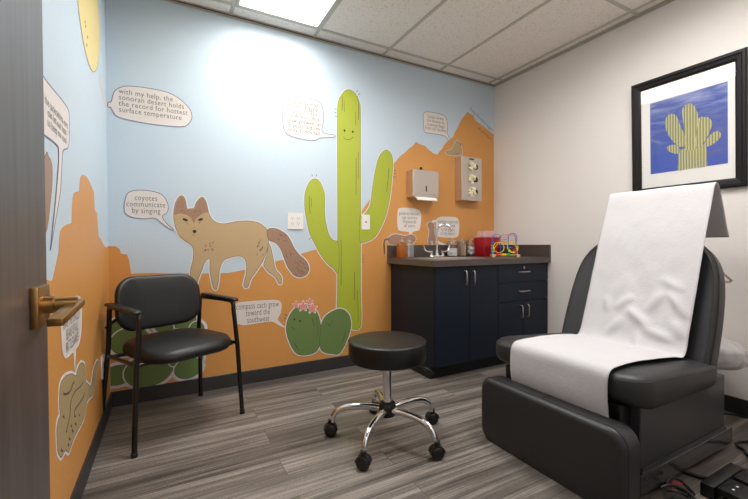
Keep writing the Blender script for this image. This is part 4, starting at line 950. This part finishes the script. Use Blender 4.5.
path = [(1.842, 0, .305), (1.832, 0, .335), (1.824, 0, .39), (1.825, 0, .455), (1.831, 0, .487), (1.847, 0, .504), (1.88, 0, .510), (1.96, 0, .511), (2.08, 0, .507), (2.22, 0, .496), (2.33, 0, .484), (2.40, 0, .474), (2.432, 0, .505),
        (2.456, 0, .57), (2.505, 0, .71), (2.552, 0, .85), (2.612, 0, 1.03), (2.672, 0, 1.19), (2.706, 0, 1.283), (2.724, 0, 1.302), (2.748, 0, 1.285), (2.80, 0, 1.18), (2.842, 0, 1.08), (2.868, 0, 1.03)]
def crease(s, u, c, d, w): 
    # line crease: distance from point c along direction d in the (u, s) sheet metric
    x = (u*.5-c[0]); y = s-c[1]; a = x*d[0]+y*d[1]; q = -x*d[1]+y*d[0]
    return a, q
CR = [((.06, 1.02), (.55, .8), .16, .010), ((.16, 1.02), (-.35, .9), .13, .009), ((.22, .93), (.75, .55), .15, .011), ((.30, 1.0), (-.6, .75), .12, .010), ((.12, .86), (.9, .25), .18, .008), ((.33, .86), (.5, -.8), .14, .008),
      ((.05, .90), (.3, .95), .10, .008), ((.20, .80), (.2, .95), .12, .007), ((.38, .98), (.2, .9), .1, .006), ((.1, 1.12), (.8, .55), .12, .006)]
def wr1(s, u, noise):
    v = .0022*noise.noise(Vector((u*5, s*7, 1))) + .0010*noise.noise(Vector((u*16, s*18, 5)))
    if s < .62: v += .003*noise.noise(Vector((u*3, s*9, 2)))*(1 if s < .25 else .6)
    if .70 < s < 1.3:
        env = min(1, (s-.70)/.08)*min(1, max(0, (1.28-s)/.15))
        for c, d, ln, am in CR:
            m = math.hypot(*d); a, q = crease(s, u, c, (d[0]/m, d[1]/m), 0)
            if abs(a) < ln/2: v += env*am*2.0*max(0, 1-abs(q)/.030)*(1-(2*a/ln)**2)
        v += env*.006*noise.noise(Vector((u*7, s*8, 9)))
    return v + .006
tag(sheet('exam_paper', path, -1.985, -1.470, wr1), 'long white exam paper draped over the back and seat of the exam chair', 'exam paper')
from mathutils import noise as NZ
b = nb(); bmesh.ops.create_icosphere(b, subdivisions=5, radius=1)
for v in b.verts:
    d = v.co.normalized(); k = (abs(d.x)**2.6+abs(d.y)**2.6+abs(d.z)**2.6)**(-1/2.6)
    q = d*k; q = Vector((q.x*.215, q.y*.23, q.z*.09))
    q += d*(.016*NZ.noise(Vector((q.x*9, q.y*9, q.z*18)))+.020*abs(NZ.noise(Vector((q.x*14+3, q.y*8, q.z*16)))))
    q.z -= .22*(q.x+.05)*(1 if q.x > -.05 else .0)
    v.co = q+Vector((2.965, -1.79, .415))
tag(obj('loose_exam_paper', b, M['tissue'], smooth=100), 'crumpled fold of white paper bulging out behind the exam chair near the right wall', 'exam paper')

# cords, foot pedal
def cord(pts, r, label, nm='power_cord', group=None):
    b = nb(); tube(b, pts, r, 10, 8); return tag(obj(nm, b, M['cord'], smooth=True), label, 'cord', group)
cord([(2.80, -1.70, .006), (2.95, -1.78, .006), (3.10, -1.83, .006), (3.20, -1.90, .006), (3.215, -2.02, .006), (3.15, -2.2, .006)], .0055, 'black power cord running behind the exam chair along the right baseboard')
cord([(3.02, -2.16, .007), (2.92, -2.09, .007), (2.82, -2.045, .007), (2.765, -2.062, .007), (2.75, -2.09, .007), (2.70, -2.12, .007), (2.66, -2.19, .007), (2.62, -2.3, .007)], .0065, 'black cable curving over the floor right of the exam chair base')
cord([(2.10, -1.90, .012), (2.17, -2.03, .012), (2.19, -2.085, .010), (2.215, -2.115, .010), (2.24, -2.15, .022)], .008, 'black cable leading from under the exam chair to the foot pedal') if False else None
cord([(2.28, -1.98, .012), (2.29, -2.05, .010), (2.30, -2.09, .010), (2.31, -2.13, .018)], .008, 'black cable leading from under the exam chair to the foot pedal')
b = nb()
tube(b, [(2.05, -2.075, .05), (2.10, -2.07, .055), (2.15, -2.075, .035), (2.17, -2.10, .010), (2.14, -2.13, .010), (2.09, -2.13, .02), (2.06, -2.11, .035), (2.04, -2.08, .03)], .006, 8, 6)
tube(b, [(2.02, -2.07, .04), (2.06, -2.09, .05), (2.10, -2.13, .03), (2.07, -2.17, .010), (2.01, -2.15, .010), (1.99, -2.10, .02)], .006, 8, 6)
tube(b, [(2.08, -2.07, .03), (2.125, -2.08, .012), (2.11, -2.12, .012), (2.05, -2.15, .03), (2.0, -2.12, .03)], .005, 8, 6)
w = tag(obj('cable_bundle', b, M['cord'], smooth=True), 'tangle of looped black cable under the front of the exam chair', 'cable')
b = nb(); tube(b, [(2.085+.014*math.cos(a), -2.075+.008*math.sin(a), .042+.014*math.sin(a)) for a in [2*PI*k/12 for k in range(12)]], .0035, 8, 0, True)
tube(b, [(2.085, -2.083, .042), (2.10, -2.10, .05), (2.115, -2.10, .042)], .0035, 8, 2); obj('cable_tie', b, M['red'], w, smooth=True)
fp = thing('foot_pedal', 'black double foot pedal on the floor beside the exam chair', 'foot pedal', (2.315, -2.25, 0), math.radians(0))
# local: x along the chair, pedals extend to -y
b = nb(); box(b, -.14, .14, .068, .115, 0, .055, .006, 2); obj('housing', b, M['black_plastic'], fp, smooth=30)
b = nb(); box(b, -.14, .14, -.18, .055, 0, .014, .003, 1); obj('base_plate', b, M['black_plastic'], fp)
for s in (-1, 1):
    b = nb(); rot_box(b, (s*.072, -.048, .038), (.12, .225, .026), Matrix.Rotation(math.radians(4), 3, 'X'), .005, 2); pdl = obj('pedal', b, M['black_plastic'], fp, smooth=30)
    b = nb()
    for dx, dy in ((-.018, .015), (.018, .015)):
        zz = .0525
        a = [(s*.075+dx+q[0], .02+dy+q[1]) for q in [(0, .016), (.012, 0), (.005, 0), (.005, -.012), (-.005, -.012), (-.005, 0), (-.012, 0)]]
        zslab(b, a, .048, .0565)
    obj('arrow_marking', b, M['plastic_white'], pdl)

for o in bpy.data.objects:
    if '_o' in o.keys(): del o['_o']
